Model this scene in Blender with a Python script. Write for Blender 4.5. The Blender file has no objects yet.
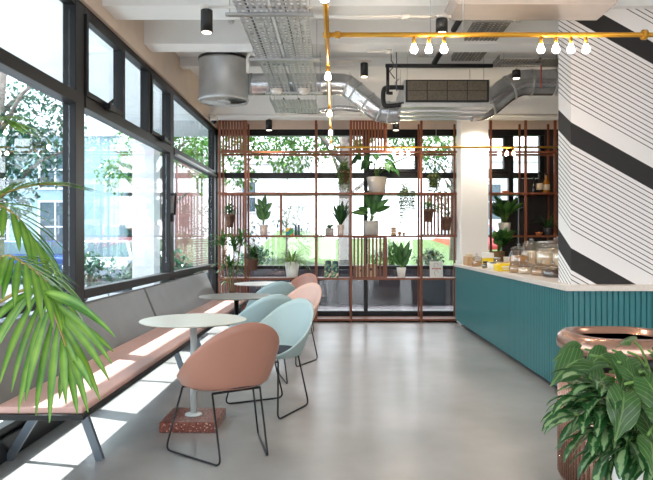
import bpy, math, random
from mathutils import Vector, Matrix
R = math.radians
random.seed(7)
scn = bpy.context.scene
COL = scn.collection
# ------------------------------------------------------------------ camera
cd = bpy.data.cameras.new('camera'); cam = bpy.data.objects.new('camera', cd); COL.objects.link(cam)
cam.location = (0, 0, 1.3); cam.rotation_euler = (R(90), 0, 0)
cd.sensor_width = 36; cd.lens = 35; cd.shift_x = -8.5/653; cd.clip_start = .05; cd.clip_end = 400
scn.camera = cam
# ------------------------------------------------------------------ light
w = bpy.data.worlds.new('sky'); scn.world = w; w.use_nodes = True
nt = w.node_tree; bg = nt.nodes['Background']
sky = nt.nodes.new('ShaderNodeTexSky'); sky.sky_type = 'NISHITA'; sky.sun_disc = False
sky.sun_elevation = R(50); sky.sun_rotation = R(-100); sky.air_density = 1.0; sky.dust_density = 2.0
mixs = nt.nodes.new('ShaderNodeMixRGB'); mixs.inputs[0].default_value = .9
mixs.inputs[2].default_value = (5.8, 6.0, 6.2, 1)
nt.links.new(sky.outputs[0], mixs.inputs[1]); nt.links.new(mixs.outputs[0], bg.inputs[0])
bg.inputs[1].default_value = .85
sd = bpy.data.lights.new('sun', 'SUN'); sun = bpy.data.objects.new('sun', sd); COL.objects.link(sun)
sd.energy = 26; sd.angle = R(.6); sd.color = (1, .95, .87)
SUN_FROM = Vector((-1, .42, 1.2)).normalized()
sun.rotation_euler = (-SUN_FROM).to_track_quat('-Z', 'Y').to_euler()
scn.view_settings.view_transform = 'Standard'; scn.view_settings.look = 'None'
scn.view_settings.gamma = 1; scn.view_settings.use_curve_mapping = False
scn.view_settings.exposure = -0.08
LAMP = 1.0

# ------------------------------------------------------------------ materials
def srgb(r, g, b):
    f = lambda c: (c/255/12.92) if c/255 <= .04045 else ((c/255+.055)/1.055)**2.4
    return (f(r), f(g), f(b), 1)
def mat(name, col, rough=.5, metal=0, var=0, scale=8, bump=0, bscale=40, trans=0, emit=None, es=0, spec=.5, stretch=None, coat=0):
    m = bpy.data.materials.new(name); m.use_nodes = True; t = m.node_tree; b = t.nodes['Principled BSDF']
    b.inputs['Base Color'].default_value = col; b.inputs['Roughness'].default_value = rough
    b.inputs['Metallic'].default_value = metal; b.inputs['Specular IOR Level'].default_value = spec
    if coat: b.inputs['Coat Weight'].default_value = coat
    if emit: b.inputs['Emission Color'].default_value = emit; b.inputs['Emission Strength'].default_value = es
    tc = t.nodes.new('ShaderNodeTexCoord'); mp = t.nodes.new('ShaderNodeMapping'); t.links.new(tc.outputs['Object'], mp.inputs[0])
    if stretch: mp.inputs['Scale'].default_value = stretch
    n = t.nodes.new('ShaderNodeTexNoise'); n.inputs['Scale'].default_value = scale; n.inputs['Detail'].default_value = 5
    t.links.new(mp.outputs[0], n.inputs[0])
    cr = t.nodes.new('ShaderNodeValToRGB'); v = var
    cr.color_ramp.elements[0].position = .3; cr.color_ramp.elements[1].position = .7
    cr.color_ramp.elements[0].color = tuple(c*(1-v) for c in col[:3])+(1,)
    cr.color_ramp.elements[1].color = tuple(min(1, c*(1+v)) for c in col[:3])+(1,)
    t.links.new(n.outputs[0], cr.inputs[0]); t.links.new(cr.outputs[0], b.inputs['Base Color'])
    if bump:
        n2 = t.nodes.new('ShaderNodeTexNoise'); n2.inputs['Scale'].default_value = bscale; n2.inputs['Detail'].default_value = 4
        t.links.new(mp.outputs[0], n2.inputs[0])
        bp = t.nodes.new('ShaderNodeBump'); bp.inputs['Strength'].default_value = bump; bp.inputs['Distance'].default_value = .01
        t.links.new(n2.outputs[0], bp.inputs['Height']); t.links.new(bp.outputs[0], b.inputs['Normal'])
    if trans:
        tr = t.nodes.new('ShaderNodeBsdfTranslucent'); mx = t.nodes.new('ShaderNodeMixShader'); mx.inputs[0].default_value = trans
        t.links.new(cr.outputs[0], tr.inputs[0]); o = t.nodes['Material Output']
        t.links.new(b.outputs[0], mx.inputs[1]); t.links.new(tr.outputs[0], mx.inputs[2]); t.links.new(mx.outputs[0], o.inputs[0])
    return m
def glassmat(name, tint=(1, 1, 1, 1), ior=1.5, mn=0.0):
    m = bpy.data.materials.new(name); m.use_nodes = True; t = m.node_tree; t.nodes.remove(t.nodes['Principled BSDF'])
    tr = t.nodes.new('ShaderNodeBsdfTransparent'); tr.inputs[0].default_value = tint
    gl = t.nodes.new('ShaderNodeBsdfGlossy'); gl.inputs['Roughness'].default_value = .0
    # Schlick reflectance, the same from both sides of each face
    g = t.nodes.new('ShaderNodeNewGeometry'); dp = t.nodes.new('ShaderNodeVectorMath'); dp.operation = 'DOT_PRODUCT'
    t.links.new(g.outputs['Incoming'], dp.inputs[0]); t.links.new(g.outputs['Normal'], dp.inputs[1])
    def mt(op, a, b=None):
        n = t.nodes.new('ShaderNodeMath'); n.operation = op
        if isinstance(a, float): n.inputs[0].default_value = a
        else: t.links.new(a, n.inputs[0])
        if b is not None: n.inputs[1].default_value = b
        return n.outputs[0], n
    q, _ = mt('ABSOLUTE', dp.outputs['Value']); sb, n_ = mt('SUBTRACT', 1.0); t.links.new(q, n_.inputs[1])
    pw_, _ = mt('POWER', sb, 5.0); ml, _ = mt('MULTIPLY', pw_, .5); _, ad = mt('ADD', ml, .02+mn)
    mx = t.nodes.new('ShaderNodeMixShader'); t.links.new(ad.outputs[0], mx.inputs[0])
    t.links.new(tr.outputs[0], mx.inputs[1]); t.links.new(gl.outputs[0], mx.inputs[2])
    t.links.new(mx.outputs[0], t.nodes['Material Output'].inputs[0]); return m
def leafmat(name, dark, light, kind='mid'):
    """leaf with veins: UV u across, v along"""
    m = bpy.data.materials.new(name); m.use_nodes = True; t = m.node_tree; b = t.nodes['Principled BSDF']
    b.inputs['Roughness'].default_value = .38
    uv = t.nodes.new('ShaderNodeUVMap'); sp = t.nodes.new('ShaderNodeSeparateXYZ'); t.links.new(uv.outputs[0], sp.inputs[0])
    a = t.nodes.new('ShaderNodeMath'); a.operation = 'SUBTRACT'; a.inputs[1].default_value = .5; t.links.new(sp.outputs[0], a.inputs[0])
    ab = t.nodes.new('ShaderNodeMath'); ab.operation = 'ABSOLUTE'; t.links.new(a.outputs[0], ab.inputs[0])
    tc = t.nodes.new('ShaderNodeTexCoord'); n = t.nodes.new('ShaderNodeTexNoise'); n.inputs['Scale'].default_value = 9 if kind == 'mid' else 26
    n.inputs['Detail'].default_value = 3; t.links.new(tc.outputs['Object'], n.inputs[0])
    cr = t.nodes.new('ShaderNodeValToRGB')
    if kind == 'mid':
        m1 = t.nodes.new('ShaderNodeMath'); m1.operation = 'MULTIPLY_ADD'; m1.inputs[1].default_value = .9
        t.links.new(ab.outputs[0], m1.inputs[0]); t.links.new(n.outputs[0], m1.inputs[2])
        cr.color_ramp.elements[0].position = .35; cr.color_ramp.elements[1].position = .95
    else:
        m1 = t.nodes.new('ShaderNodeMath'); m1.operation = 'MULTIPLY_ADD'; m1.inputs[1].default_value = .75
        t.links.new(ab.outputs[0], m1.inputs[0]); t.links.new(n.outputs[0], m1.inputs[2])
        cr.color_ramp.elements[0].position = .57; cr.color_ramp.elements[1].position = .66
    cr.color_ramp.elements[0].color = light; cr.color_ramp.elements[1].color = dark
    t.links.new(m1.outputs[0], cr.inputs[0]); t.links.new(cr.outputs[0], b.inputs['Base Color'])
    tr = t.nodes.new('ShaderNodeBsdfTranslucent'); t.links.new(cr.outputs[0], tr.inputs[0])
    mx = t.nodes.new('ShaderNodeMixShader'); mx.inputs[0].default_value = .28; o = t.nodes['Material Output']
    t.links.new(b.outputs[0], mx.inputs[1]); t.links.new(tr.outputs[0], mx.inputs[2]); t.links.new(mx.outputs[0], o.inputs[0])
    return m
def perfmat(name, col, sx, sy, r=.3):
    """galvanised sheet with punched slots (transparent holes)"""
    m = mat(name, col, .42, .75, .16, 12); t = m.node_tree; o = t.nodes['Material Output']
    tc = t.nodes.new('ShaderNodeTexCoord'); mp = t.nodes.new('ShaderNodeMapping'); mp.inputs['Scale'].default_value = (sx, sy, 0)
    t.links.new(tc.outputs['Object'], mp.inputs[0])
    fr = t.nodes.new('ShaderNodeVectorMath'); fr.operation = 'FRACTION'; t.links.new(mp.outputs[0], fr.inputs[0])
    sb = t.nodes.new('ShaderNodeVectorMath'); sb.operation = 'SUBTRACT'; sb.inputs[1].default_value = (.5, .5, 0); t.links.new(fr.outputs[0], sb.inputs[0])
    ln = t.nodes.new('ShaderNodeVectorMath'); ln.operation = 'LENGTH'; t.links.new(sb.outputs[0], ln.inputs[0])
    lt = t.nodes.new('ShaderNodeMath'); lt.operation = 'LESS_THAN'; lt.inputs[1].default_value = r; t.links.new(ln.outputs['Value'], lt.inputs[0])
    tr = t.nodes.new('ShaderNodeBsdfTransparent'); mx = t.nodes.new('ShaderNodeMixShader')
    t.links.new(lt.outputs[0], mx.inputs[0]); t.links.new(t.nodes['Principled BSDF'].outputs[0], mx.inputs[1]); t.links.new(tr.outputs[0], mx.inputs[2])
    t.links.new(mx.outputs[0], o.inputs[0]); return m
def stripemat():
    m = bpy.data.materials.new('striped_wall_paint'); m.use_nodes = True; t = m.node_tree; b = t.nodes['Principled BSDF']
    b.inputs['Roughness'].default_value = .6
    g = t.nodes.new('ShaderNodeNewGeometry'); sp = t.nodes.new('ShaderNodeSeparateXYZ'); t.links.new(g.outputs['Position'], sp.inputs[0])
    def M(op, a, bb=None, c=None):
        n = t.nodes.new('ShaderNodeMath'); n.operation = op
        for i, v in enumerate((a, bb, c)):
            if v is None: continue
            if isinstance(v, (int, float)): n.inputs[i].default_value = v
            else: t.links.new(v, n.inputs[i])
        return n.outputs[0]
    u = M('SUBTRACT', M('SUBTRACT', sp.outputs[0], 1.97), M('SUBTRACT', sp.outputs[1], 5.3))
    c = M('ADD', sp.outputs[2], M('MULTIPLY', u, .56))
    f = M('FRACT', M('DIVIDE', M('SUBTRACT', c, 1.05-1.05), 1.05))
    band = M('LESS_THAN', f, .175)
    lines = M('MULTIPLY', M('MULTIPLY', M('GREATER_THAN', f, .30), M('LESS_THAN', f, .975)), M('LESS_THAN', M('FRACT', M('DIVIDE', c, .042)), .2))
    k = M('MAXIMUM', band, lines)
    mx = t.nodes.new('ShaderNodeMixRGB'); t.links.new(k, mx.inputs[0]); mx.inputs[1].default_value = srgb(228, 224, 222); mx.inputs[2].default_value = srgb(26, 22, 21)
    t.links.new(mx.outputs[0], b.inputs['Base Color']); return m

M = {}
M['floor'] = mat('polished_concrete', srgb(148, 145, 143), .26, 0, .13, 1.6, .04, 6, spec=.5)
M['white'] = mat('white_paint', srgb(232, 229, 224), .7, 0, .015, 3)
M['ceil'] = mat('ceiling_paint', srgb(232, 232, 230), .8, 0, .03, 1.5, .05, 20)
M['plaster'] = mat('cream_plaster', srgb(214, 196, 180), .8, 0, .05, 4, .1, 30)
M['wall'] = mat('wall_paint', srgb(205, 198, 190), .8, 0, .03, 2)
M['frame'] = mat('black_window_metal', srgb(20, 19, 21), .4, .0, .1, 10, spec=.3)
M['glass'] = glassmat('window_glass', (.95, .97, .98, 1), 1.5, .05)
M['glassL'] = glassmat('window_glass_left', (.90, .96, .99, 1), 1.5, .09)
M['shelf'] = mat('copper_brown_timber', srgb(122, 66, 40), .45, 0, .15, 20, stretch=(1, 1, .2))
M['teal'] = mat('teal_lacquer', srgb(40, 110, 114), .36, 0, .03, 5)
M['stone'] = mat('pale_terrazzo_worktop', srgb(216, 204, 194), .3, 0, .07, 60)
M['black'] = mat('matte_black', srgb(22, 22, 23), .5, 0, .1, 10)
M['blackmetal'] = mat('black_powder_coat', srgb(26, 26, 28), .35, .3, .1, 10)
M['leather'] = mat('grey_leather', srgb(94, 93, 92), .36, 0, .10, 5, .15, 90)
M['pinkseat'] = mat('blush_seat_vinyl', srgb(198, 158, 148), .45, 0, .05, 6, .1, 90)
M['legsteel'] = mat('grey_steel_leg', srgb(118, 128, 138), .35, .6, .05, 8)
M['terracotta'] = mat('terracotta_shell', srgb(172, 122, 104), .45, 0, .02, 5)
M['blue'] = mat('pale_blue_shell', srgb(158, 178, 178), .45, 0, .02, 5)
M['aqua'] = mat('aqua_shell', srgb(164, 190, 194), .45, 0, .02, 5)
M['pink'] = mat('blush_shell', srgb(220, 180, 164), .45, 0, .02, 5)
M['navy'] = mat('navy_fabric', srgb(42, 48, 62), .9, 0, .15, 60, .2, 200)
M['tabletop'] = mat('pale_sage_laminate', srgb(196, 200, 192), .35, 0, .02, 5)
M['tabledark'] = mat('taupe_laminate', srgb(118, 116, 110), .35, 0, .03, 5)
M['tablewhite'] = mat('white_laminate', srgb(222, 222, 218), .35, 0, .02, 5)
M['pole'] = mat('pale_painted_steel', srgb(196, 204, 204), .35, .1, .02, 5)
# terrazzo
m = mat('red_terrazzo', srgb(140, 66, 54), .3); t = m.node_tree
vo = t.nodes.new('ShaderNodeTexVoronoi'); vo.inputs['Scale'].default_value = 110; tc = t.nodes.new('ShaderNodeTexCoord'); t.links.new(tc.outputs['Object'], vo.inputs[0])
cr = t.nodes.new('ShaderNodeValToRGB'); cr.color_ramp.interpolation = 'CONSTANT'
cr.color_ramp.elements[0].color = srgb(112, 62, 52); cr.color_ramp.elements[1].position = .45; cr.color_ramp.elements[1].color = srgb(130, 76, 62)
for p_, c_ in ((.68, srgb(95, 44, 38)), (.82, srgb(196, 150, 132)), (.92, srgb(120, 50, 44))):
    e = cr.color_ramp.elements.new(p_); e.color = c_
sx_ = t.nodes.new('ShaderNodeSeparateXYZ'); t.links.new(vo.outputs['Color'], sx_.inputs[0]); t.links.new(sx_.outputs[0], cr.inputs[0])
t.links.new(cr.outputs[0], t.nodes['Principled BSDF'].inputs['Base Color']); M['terrazzo'] = m
M['galv'] = mat('galvanised_steel', srgb(205, 208, 212), .22, .95, .14, 7)
M['galvdull'] = mat('dull_galvanised_steel', srgb(190, 191, 190), .45, .65, .10, 6)
M['perf'] = perfmat('perforated_galvanised_tray', srgb(190, 193, 197), 22, 14, .32)
M['perfdark'] = perfmat('perforated_dull_tray', srgb(140, 138, 134), 26, 20, .3)
M['brass'] = mat('yellow_brass_pipe', srgb(194, 140, 42), .3, .55, .06, 8)
M['bulb'] = mat('glowing_bulb', srgb(255, 230, 190), .3, 0, 0, 5, emit=(1, .80, .58, 1), es=170*LAMP)
M['lens'] = mat('lit_spot_lens', srgb(255, 240, 220), .3, 0, 0, 5, emit=(1, .85, .65, 1), es=6*LAMP)
M['pvc'] = mat('white_conduit', srgb(214, 208, 200), .4, 0, .03, 8)
M['panelmetal'] = mat('satin_cream_metal', srgb(222, 208, 198), .25, .6, .03, 8)
M['mesh'] = mat('dark_intake_filter', srgb(104, 94, 80), .7, 0, .3, 90)
M['copper'] = mat('polished_rose_copper', srgb(186, 146, 128), .24, .9, .05, 6)
M['pot_white'] = mat('white_ceramic', srgb(226, 222, 214), .4, 0, .03, 8)
M['pot_grey'] = mat('pale_grey_ceramic', srgb(176, 168, 160), .6, 0, .06, 12)
M['pot_pink'] = mat('blush_ceramic', srgb(216, 194, 180), .5, 0, .03, 8)
M['pot_brown'] = mat('brown_clay', srgb(98, 66, 50), .7, 0, .15, 20, .2, 60)
M['pot_moss'] = mat('mossy_basket', srgb(96, 92, 58), .9, 0, .4, 50, .5, 80)
M['pot_wick'] = mat('woven_wicker', srgb(120, 92, 60), .8, 0, .35, 60, .5, 80, stretch=(1, 1, 3))
M['pot_dark'] = mat('charcoal_ceramic', srgb(52, 50, 52), .5, 0, .05, 8)
M['soil'] = mat('potting_soil', srgb(52, 38, 28), .95, 0, .3, 60, .4, 90)
M['stem'] = mat('green_stem', srgb(96, 130, 58), .5, 0, .15, 20)
M['cane'] = mat('brown_cane', srgb(128, 104, 76), .8, 0, .2, 30)
M['palmstem'] = mat('ochre_palm_stem', srgb(150, 126, 62), .5, 0, .2, 14)
def veinmat(name, base, vein):
    m = leafmat(name, base, base); t = m.node_tree; b = t.nodes['Principled BSDF']; b.inputs['Roughness'].default_value = .32
    uv = t.nodes.new('ShaderNodeUVMap'); sp = t.nodes.new('ShaderNodeSeparateXYZ'); t.links.new(uv.outputs[0], sp.inputs[0])
    def mm(op, a, c=None, d=None):
        n = t.nodes.new('ShaderNodeMath'); n.operation = op
        for i, v in enumerate((a, c, d)):
            if v is None: continue
            if isinstance(v, float): n.inputs[i].default_value = v
            else: t.links.new(v, n.inputs[i])
        return n.outputs[0]
    au = mm('ABSOLUTE', mm('SUBTRACT', sp.outputs[0], .5)); fv = mm('FRACT', mm('MULTIPLY_ADD', mm('MULTIPLY_ADD', au, .9, sp.outputs[1]), 7.0, 0.0))
    k = mm('MAXIMUM', mm('LESS_THAN', fv, .12), mm('LESS_THAN', au, .025)); mx = t.nodes.new('ShaderNodeMixRGB')
    k2 = mm('MULTIPLY', k, .6); t.links.new(k2, mx.inputs[0]); n = t.nodes.new('ShaderNodeTexNoise'); n.inputs['Scale'].default_value = 14
    tc = t.nodes.new('ShaderNodeTexCoord'); t.links.new(tc.outputs['Object'], n.inputs[0]); m2 = t.nodes.new('ShaderNodeMixRGB')
    t.links.new(n.outputs[0], m2.inputs[0]); m2.inputs[1].default_value = tuple(c*.5 for c in base[:3])+(1,); m2.inputs[2].default_value = tuple(min(1, c*1.6) for c in base[:3])+(1,)
    t.links.new(m2.outputs[0], mx.inputs[1]); mx.inputs[2].default_value = vein
    for nd in list(t.nodes):
        if nd.type == 'BSDF_PRINCIPLED': t.links.new(mx.outputs[0], nd.inputs['Base Color'])
        if nd.type == 'BSDF_TRANSLUCENT': t.links.new(mx.outputs[0], nd.inputs[0])
    return m
M['leaf_vein'] = veinmat('leaf_veined', srgb(52, 88, 40), srgb(128, 160, 92))
M['leaf'] = leafmat('leaf_green', srgb(38, 86, 38), srgb(96, 140, 66))
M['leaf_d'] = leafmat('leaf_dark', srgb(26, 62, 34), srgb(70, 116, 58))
M['leaf_l'] = leafmat('leaf_light', srgb(84, 128, 58), srgb(160, 184, 104))
M['leaf_pale'] = leafmat('leaf_silver', srgb(66, 88, 52), srgb(118, 136, 88))
M['leaf_palm'] = leafmat('leaf_palm', srgb(66, 118, 36), srgb(140, 176, 66))
M['leaf_var'] = leafmat('leaf_variegated', srgb(38, 84, 40), srgb(132, 160, 110), 'var')
M['paper'] = mat('cream_card', srgb(216, 196, 166), .7, 0, .03, 8)
M['wood'] = mat('pale_wood', srgb(196, 158, 116), .6, 0, .12, 16, stretch=(1, 1, 6))
M['woodo'] = mat('orange_wood', srgb(190, 112, 58), .5, 0, .12, 16)
M['yellow'] = mat('yellow_packaging', srgb(240, 206, 28), .4, 0, .03, 8)
M['label'] = mat('white_label', srgb(232, 228, 220), .6, 0, .03, 8)
M['redink'] = mat('red_ink', srgb(196, 70, 50), .6)
M['greyink'] = mat('grey_ink', srgb(90, 90, 96), .6)
M['jar'] = glassmat('jar_glass', (.90, .90, .89, 1), 1.45, .16)
M['cookie'] = mat('biscuit', srgb(190, 140, 88), .8, 0, .3, 40, .3, 60)
M['choc'] = mat('dark_biscuit', srgb(70, 46, 36), .8, 0, .3, 40, .3, 60)
M['cream'] = mat('pale_biscuit', srgb(228, 206, 176), .8, 0, .15, 40, .3, 60)
M['steel'] = mat('brushed_steel', srgb(190, 190, 190), .3, .9, .05, 20)
def art(name, cols, scale):
    m = mat(name, cols[0], .5); t = m.node_tree; vo = t.nodes.new('ShaderNodeTexVoronoi'); vo.inputs['Scale'].default_value = scale
    tc = t.nodes.new('ShaderNodeTexCoord'); t.links.new(tc.outputs['Object'], vo.inputs[0]); s = t.nodes.new('ShaderNodeSeparateXYZ'); t.links.new(vo.outputs['Color'], s.inputs[0])
    cr = t.nodes.new('ShaderNodeValToRGB'); cr.color_ramp.interpolation = 'CONSTANT'; n = len(cols)
    cr.color_ramp.elements[0].color = cols[0]; cr.color_ramp.elements[1].color = cols[1]; cr.color_ramp.elements[1].position = 1/n
    for i in range(2, n): e = cr.color_ramp.elements.new(i/n); e.color = cols[i]
    t.links.new(s.outputs[0], cr.inputs[0]); t.links.new(cr.outputs[0], t.nodes['Principled BSDF'].inputs['Base Color']); return m
M['artgreen'] = art('green_foliage_print', [srgb(20, 70, 66), srgb(40, 110, 100), srgb(120, 150, 110), srgb(210, 190, 150), srgb(24, 52, 60)], 28)
M['artcolour'] = art('colourful_print', [srgb(230, 60, 60), srgb(30, 130, 150), srgb(240, 200, 60), srgb(60, 160, 90), srgb(210, 60, 120)], 16)
# exterior
M['asphalt'] = mat('dark_paving', srgb(52, 50, 58), .7, 0, .2, 4)
M['street'] = mat('street_paving', srgb(84, 88, 98), .8, 0, .25, 2)  # even dark blue-grey with random mottling
M['kerb'] = mat('pale_kerb', srgb(190, 190, 190), .8, 0, .1, 6)
M['lawn'] = mat('lawn_grass', srgb(46, 78, 22), .9, 0, .3, 6, .5, 30)
M['bark'] = mat('grey_bark', srgb(120, 110, 104), .9, 0, .3, 14, .5, 30)
M['tree_l'] = leafmat('tree_leaf_bright', srgb(48, 104, 36), srgb(108, 158, 60))
M['tree_b'] = leafmat('tree_leaf_blue', srgb(36, 78, 62), srgb(80, 124, 98))
M['canopy'] = mat('canopy_soffit', srgb(236, 243, 248), .6, 0, .03, 3)
M['render_w'] = mat('white_render', srgb(225, 225, 228), .8, 0, .05, 3)
M['brick'] = None
m = mat('red_brick', srgb(150, 96, 84), .9); t = m.node_tree; bk = t.nodes.new('ShaderNodeTexBrick'); bk.inputs['Scale'].default_value = 5
bk.inputs['Color1'].default_value = srgb(158, 100, 88); bk.inputs['Color2'].default_value = srgb(132, 80, 72); bk.inputs['Mortar'].default_value = srgb(190, 180, 172)
tc = t.nodes.new('ShaderNodeTexCoord'); mp = t.nodes.new('ShaderNodeMapping'); mp.inputs['Rotation'].default_value = (R(90), 0, 0)
t.links.new(tc.outputs['Object'], mp.inputs[0]); t.links.new(mp.outputs[0], bk.inputs[0])
t.links.new(bk.outputs[0], t.nodes['Principled BSDF'].inputs['Base Color']); M['brick'] = m
M['teal_render'] = mat('blue_grey_render', srgb(160, 188, 196), .8, 0, .06, 3)
M['extglass'] = mat('dark_window_glass', srgb(70, 92, 104), .1, 0, .2, 2)
M['car_silver'] = mat('silver_car_paint', srgb(196, 204, 212), .2, .5, .02, 3, coat=.5)
M['car_red'] = mat('red_car_paint', srgb(176, 40, 50), .25, .2, .02, 3, coat=.5)
M['car_blue'] = mat('blue_car_paint', srgb(50, 84, 150), .25, .3, .02, 3, coat=.5)
M['tyre'] = mat('tyre_rubber', srgb(30, 30, 32), .8, 0, .1, 20)
M['darkwood'] = mat('dark_stained_panel', srgb(44, 36, 34), .4, 0, .15, 6)
M['bottle_g'] = mat('amber_bottle_glass', srgb(150, 96, 30), .1, 0, .1, 6)
M['bottle_k'] = mat('dark_bottle_glass', srgb(34, 30, 28), .1, 0, .1, 6)
M['striped'] = stripemat()

# ------------------------------------------------------------------ mesh builder
class MB:
    def __init__(s): s.v = []; s.f = []; s.sm = []; s.uv = []
    def add(s, vs, fs, smooth=False, uv=None):
        o = len(s.v); s.v += [tuple(v) for v in vs]
        for i, f in enumerate(fs):
            s.f.append(tuple(o+k for k in f)); s.sm.append(smooth); s.uv.append([uv[k] for k in f] if uv else None)
        return s
    def box(s, x0, x1, y0, y1, z0, z1):
        vs = [(x0, y0, z0), (x1, y0, z0), (x1, y1, z0), (x0, y1, z0), (x0, y0, z1), (x1, y0, z1), (x1, y1, z1), (x0, y1, z1)]
        return s.add(vs, [(0, 3, 2, 1), (4, 5, 6, 7), (0, 1, 5, 4), (1, 2, 6, 5), (2, 3, 7, 6), (3, 0, 4, 7)])
    def bar(s, a, b, wx, wy, up=(0, 0, 1)):
        a, b = Vector(a), Vector(b); d = (b-a).normalized(); u = Vector(up)
        if abs(d.dot(u)) > .98: u = Vector((0, 1, 0))
        p = d.cross(u).normalized(); q = p.cross(d).normalized(); vs = []
        for c in (a, b):
            for i, j in ((-1, -1), (1, -1), (1, 1), (-1, 1)): vs.append(c+p*i*wx/2+q*j*wy/2)
        return s.add(vs, [(3, 2, 1, 0), (4, 5, 6, 7), (0, 1, 5, 4), (1, 2, 6, 5), (2, 3, 7, 6), (3, 0, 4, 7)])
    def tube(s, pts, r, n=8, cap=True):
        pts = [Vector(p) for p in pts]; N = len(pts); rs = r if isinstance(r, (list, tuple)) else [r]*N
        d0 = (pts[1]-pts[0]).normalized(); u = Vector((0, 0, 1)) if abs(d0.z) < .9 else Vector((1, 0, 0))
        p = d0.cross(u).normalized(); vs = []; 
        for i, c in enumerate(pts):
            if i == 0: d = d0
            elif i == N-1: d = (pts[i]-pts[i-1]).normalized()
            else: d = ((pts[i+1]-pts[i]).normalized()+(pts[i]-pts[i-1]).normalized()).normalized()
            p = (p-d*p.dot(d)).normalized(); q = d.cross(p)
            for k in range(n):
                a = 2*math.pi*k/n; vs.append(c+(p*math.cos(a)+q*math.sin(a))*rs[i])
        fs = []
        for i in range(N-1):
            for k in range(n): fs.append((i*n+k, i*n+(k+1) % n, (i+1)*n+(k+1) % n, (i+1)*n+k))
        s.add(vs, fs, True)
        if cap:
            o = len(s.v)-len(vs); s.f.append(tuple(o+k for k in reversed(range(n)))); s.f.append(tuple(o+(N-1)*n+k for k in range(n)))
            s.sm += [False, False]; s.uv += [None, None]
        return s
    def lathe(s, prof, c=(0, 0, 0), n=24, sq=None, smooth=True):
        """prof: list of (r, z). sq: superellipse exponent for square-ish plan"""
        vs = []; N = len(prof)
        for r, z in prof:
            for k in range(n):
                a = 2*math.pi*(k+.5)/n; x, y = math.cos(a), math.sin(a)
                if sq: m_ = (abs(x)**sq+abs(y)**sq)**(1/sq); x, y = x/m_, y/m_
                vs.append((c[0]+r*x, c[1]+r*y, c[2]+z))
        fs = [(i*n+k, i*n+(k+1) % n, (i+1)*n+(k+1) % n, (i+1)*n+k) for i in range(N-1) for k in range(n)]
        s.add(vs, fs, smooth); o = len(s.v)-len(vs)
        if prof[0][0] > 1e-4: s.f.append(tuple(o+k for k in reversed(range(n)))); s.sm.append(False); s.uv.append(None)
        if prof[-1][0] > 1e-4: s.f.append(tuple(o+(N-1)*n+k for k in range(n))); s.sm.append(False); s.uv.append(None)
        return s
    def prism(s, poly, z0, z1):
        n = len(poly); vs = [(x, y, z0) for x, y in poly]+[(x, y, z1) for x, y in poly]
        return s.add(vs, [tuple(reversed(range(n))), tuple(range(n, 2*n))]+[(i, (i+1) % n, n+(i+1) % n, n+i) for i in range(n)])
    def extr(s, poly, axis, a0, a1):
        """poly of 2d points extruded along axis x or y"""
        n = len(poly)
        P = (lambda a, p: (a, p[0], p[1])) if axis == 'x' else (lambda a, p: (p[0], a, p[1]))
        vs = [P(a0, p) for p in poly]+[P(a1, p) for p in poly]
        return s.add(vs, [tuple(reversed(range(n))), tuple(range(n, 2*n))]+[(i, (i+1) % n, n+(i+1) % n, n+i) for i in range(n)])
    def ball(s, c, r, n=10, sz=1, sx=1):
        pr = [(max(1e-5, r*math.sin(math.pi*i/n)), -r*sz*math.cos(math.pi*i/n)) for i in range(n+1)]
        return s.lathe(pr, c, max(8, n+2))
    def leaf(s, base, d, length, width, droop=.3, n=6, shape='lance', fold=.15, up=(0, 0, 1), twist=0):
        base = Vector(base); d = Vector(d).normalized(); U = Vector(up)
        side = d.cross(U)
        if side.length < .05: side = d.cross(Vector((random.uniform(-1, 1), random.uniform(-1, 1), 0)))
        side.normalize()
        if twist: side = Matrix.Rotation(twist, 3, d) @ side
        p = base.copy(); vs = []; uv = []; step = length/n; dd = d.copy()
        for i in range(n+1):
            tt = i/n
            if shape == 'lance': wv = math.sin(math.pi*min(1, tt*.93+.05))**.75
            elif shape == 'strap': wv = min(1, .55+tt*1.4)*(1-max(0, tt-.55)/.45)**.8 if tt > .55 else min(1, .55+tt*1.4)
            elif shape == 'ovate': wv = math.sin(math.pi*tt**.75)**.8 if 0 < tt < 1 else .02
            elif shape == 'heart': wv = (math.sin(math.pi*(.12+.88*tt)**.8))**.7 if tt < 1 else .02
            nrm = side.cross(dd).normalized(); hw = max(.0008, wv*width/2)
            vs += [p-side*hw+nrm*hw*fold*2, p, p+side*hw+nrm*hw*fold*2]; uv += [(0, tt), (.5, tt), (1, tt)]
            dd = (dd+Vector((0, 0, -droop/n*(.5+tt)*1.6))).normalized(); p = p+dd*step
        fs = []
        for i in range(n):
            a = i*3; fs += [(a, a+1, a+4, a+3), (a+1, a+2, a+5, a+4)]
        return s.add(vs, fs, True, uv)
    def blade(s, base, d, size, tilt_up, kind='monstera'):
        """broad heart leaf as a fan, hanging from base along d"""
        base = Vector(base); d = Vector(d).normalized(); side = d.cross(Vector(tilt_up)).normalized(); nrm = side.cross(d).normalized()
        n = 26 if kind == 'monstera' else 20; rings = []; wav = random.uniform(0, 6.28)
        for f in (.36, .7, 1.0):
            ring = []
            for k in range(n):
                a = 2*math.pi*k/n; r = .5*(1+.18*math.cos(a))
                if abs(a-math.pi) < .35: r *= .62
                if abs(a) < .2 or abs(a-2*math.pi) < .2: r *= 1.3
                if kind == 'monstera' and k % 4 == 2 and 3 < k < 23 and f == 1.0: r *= .62
                r *= f; q = d*(math.cos(a)*r*size+size*.4)+side*math.sin(a)*r*size*.82
                q += nrm*size*(.28*abs(math.sin(a))*r-.5*r*r+.03*math.sin(3*a+wav)*f)
                q -= Vector((0, 0, 1))*max(0, math.cos(a))*size*.30*r*f*2*.5
                ring.append((base+q, (.5+.5*f*math.sin(a), .5+.5*f*math.cos(a))))
            rings.append(ring)
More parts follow.
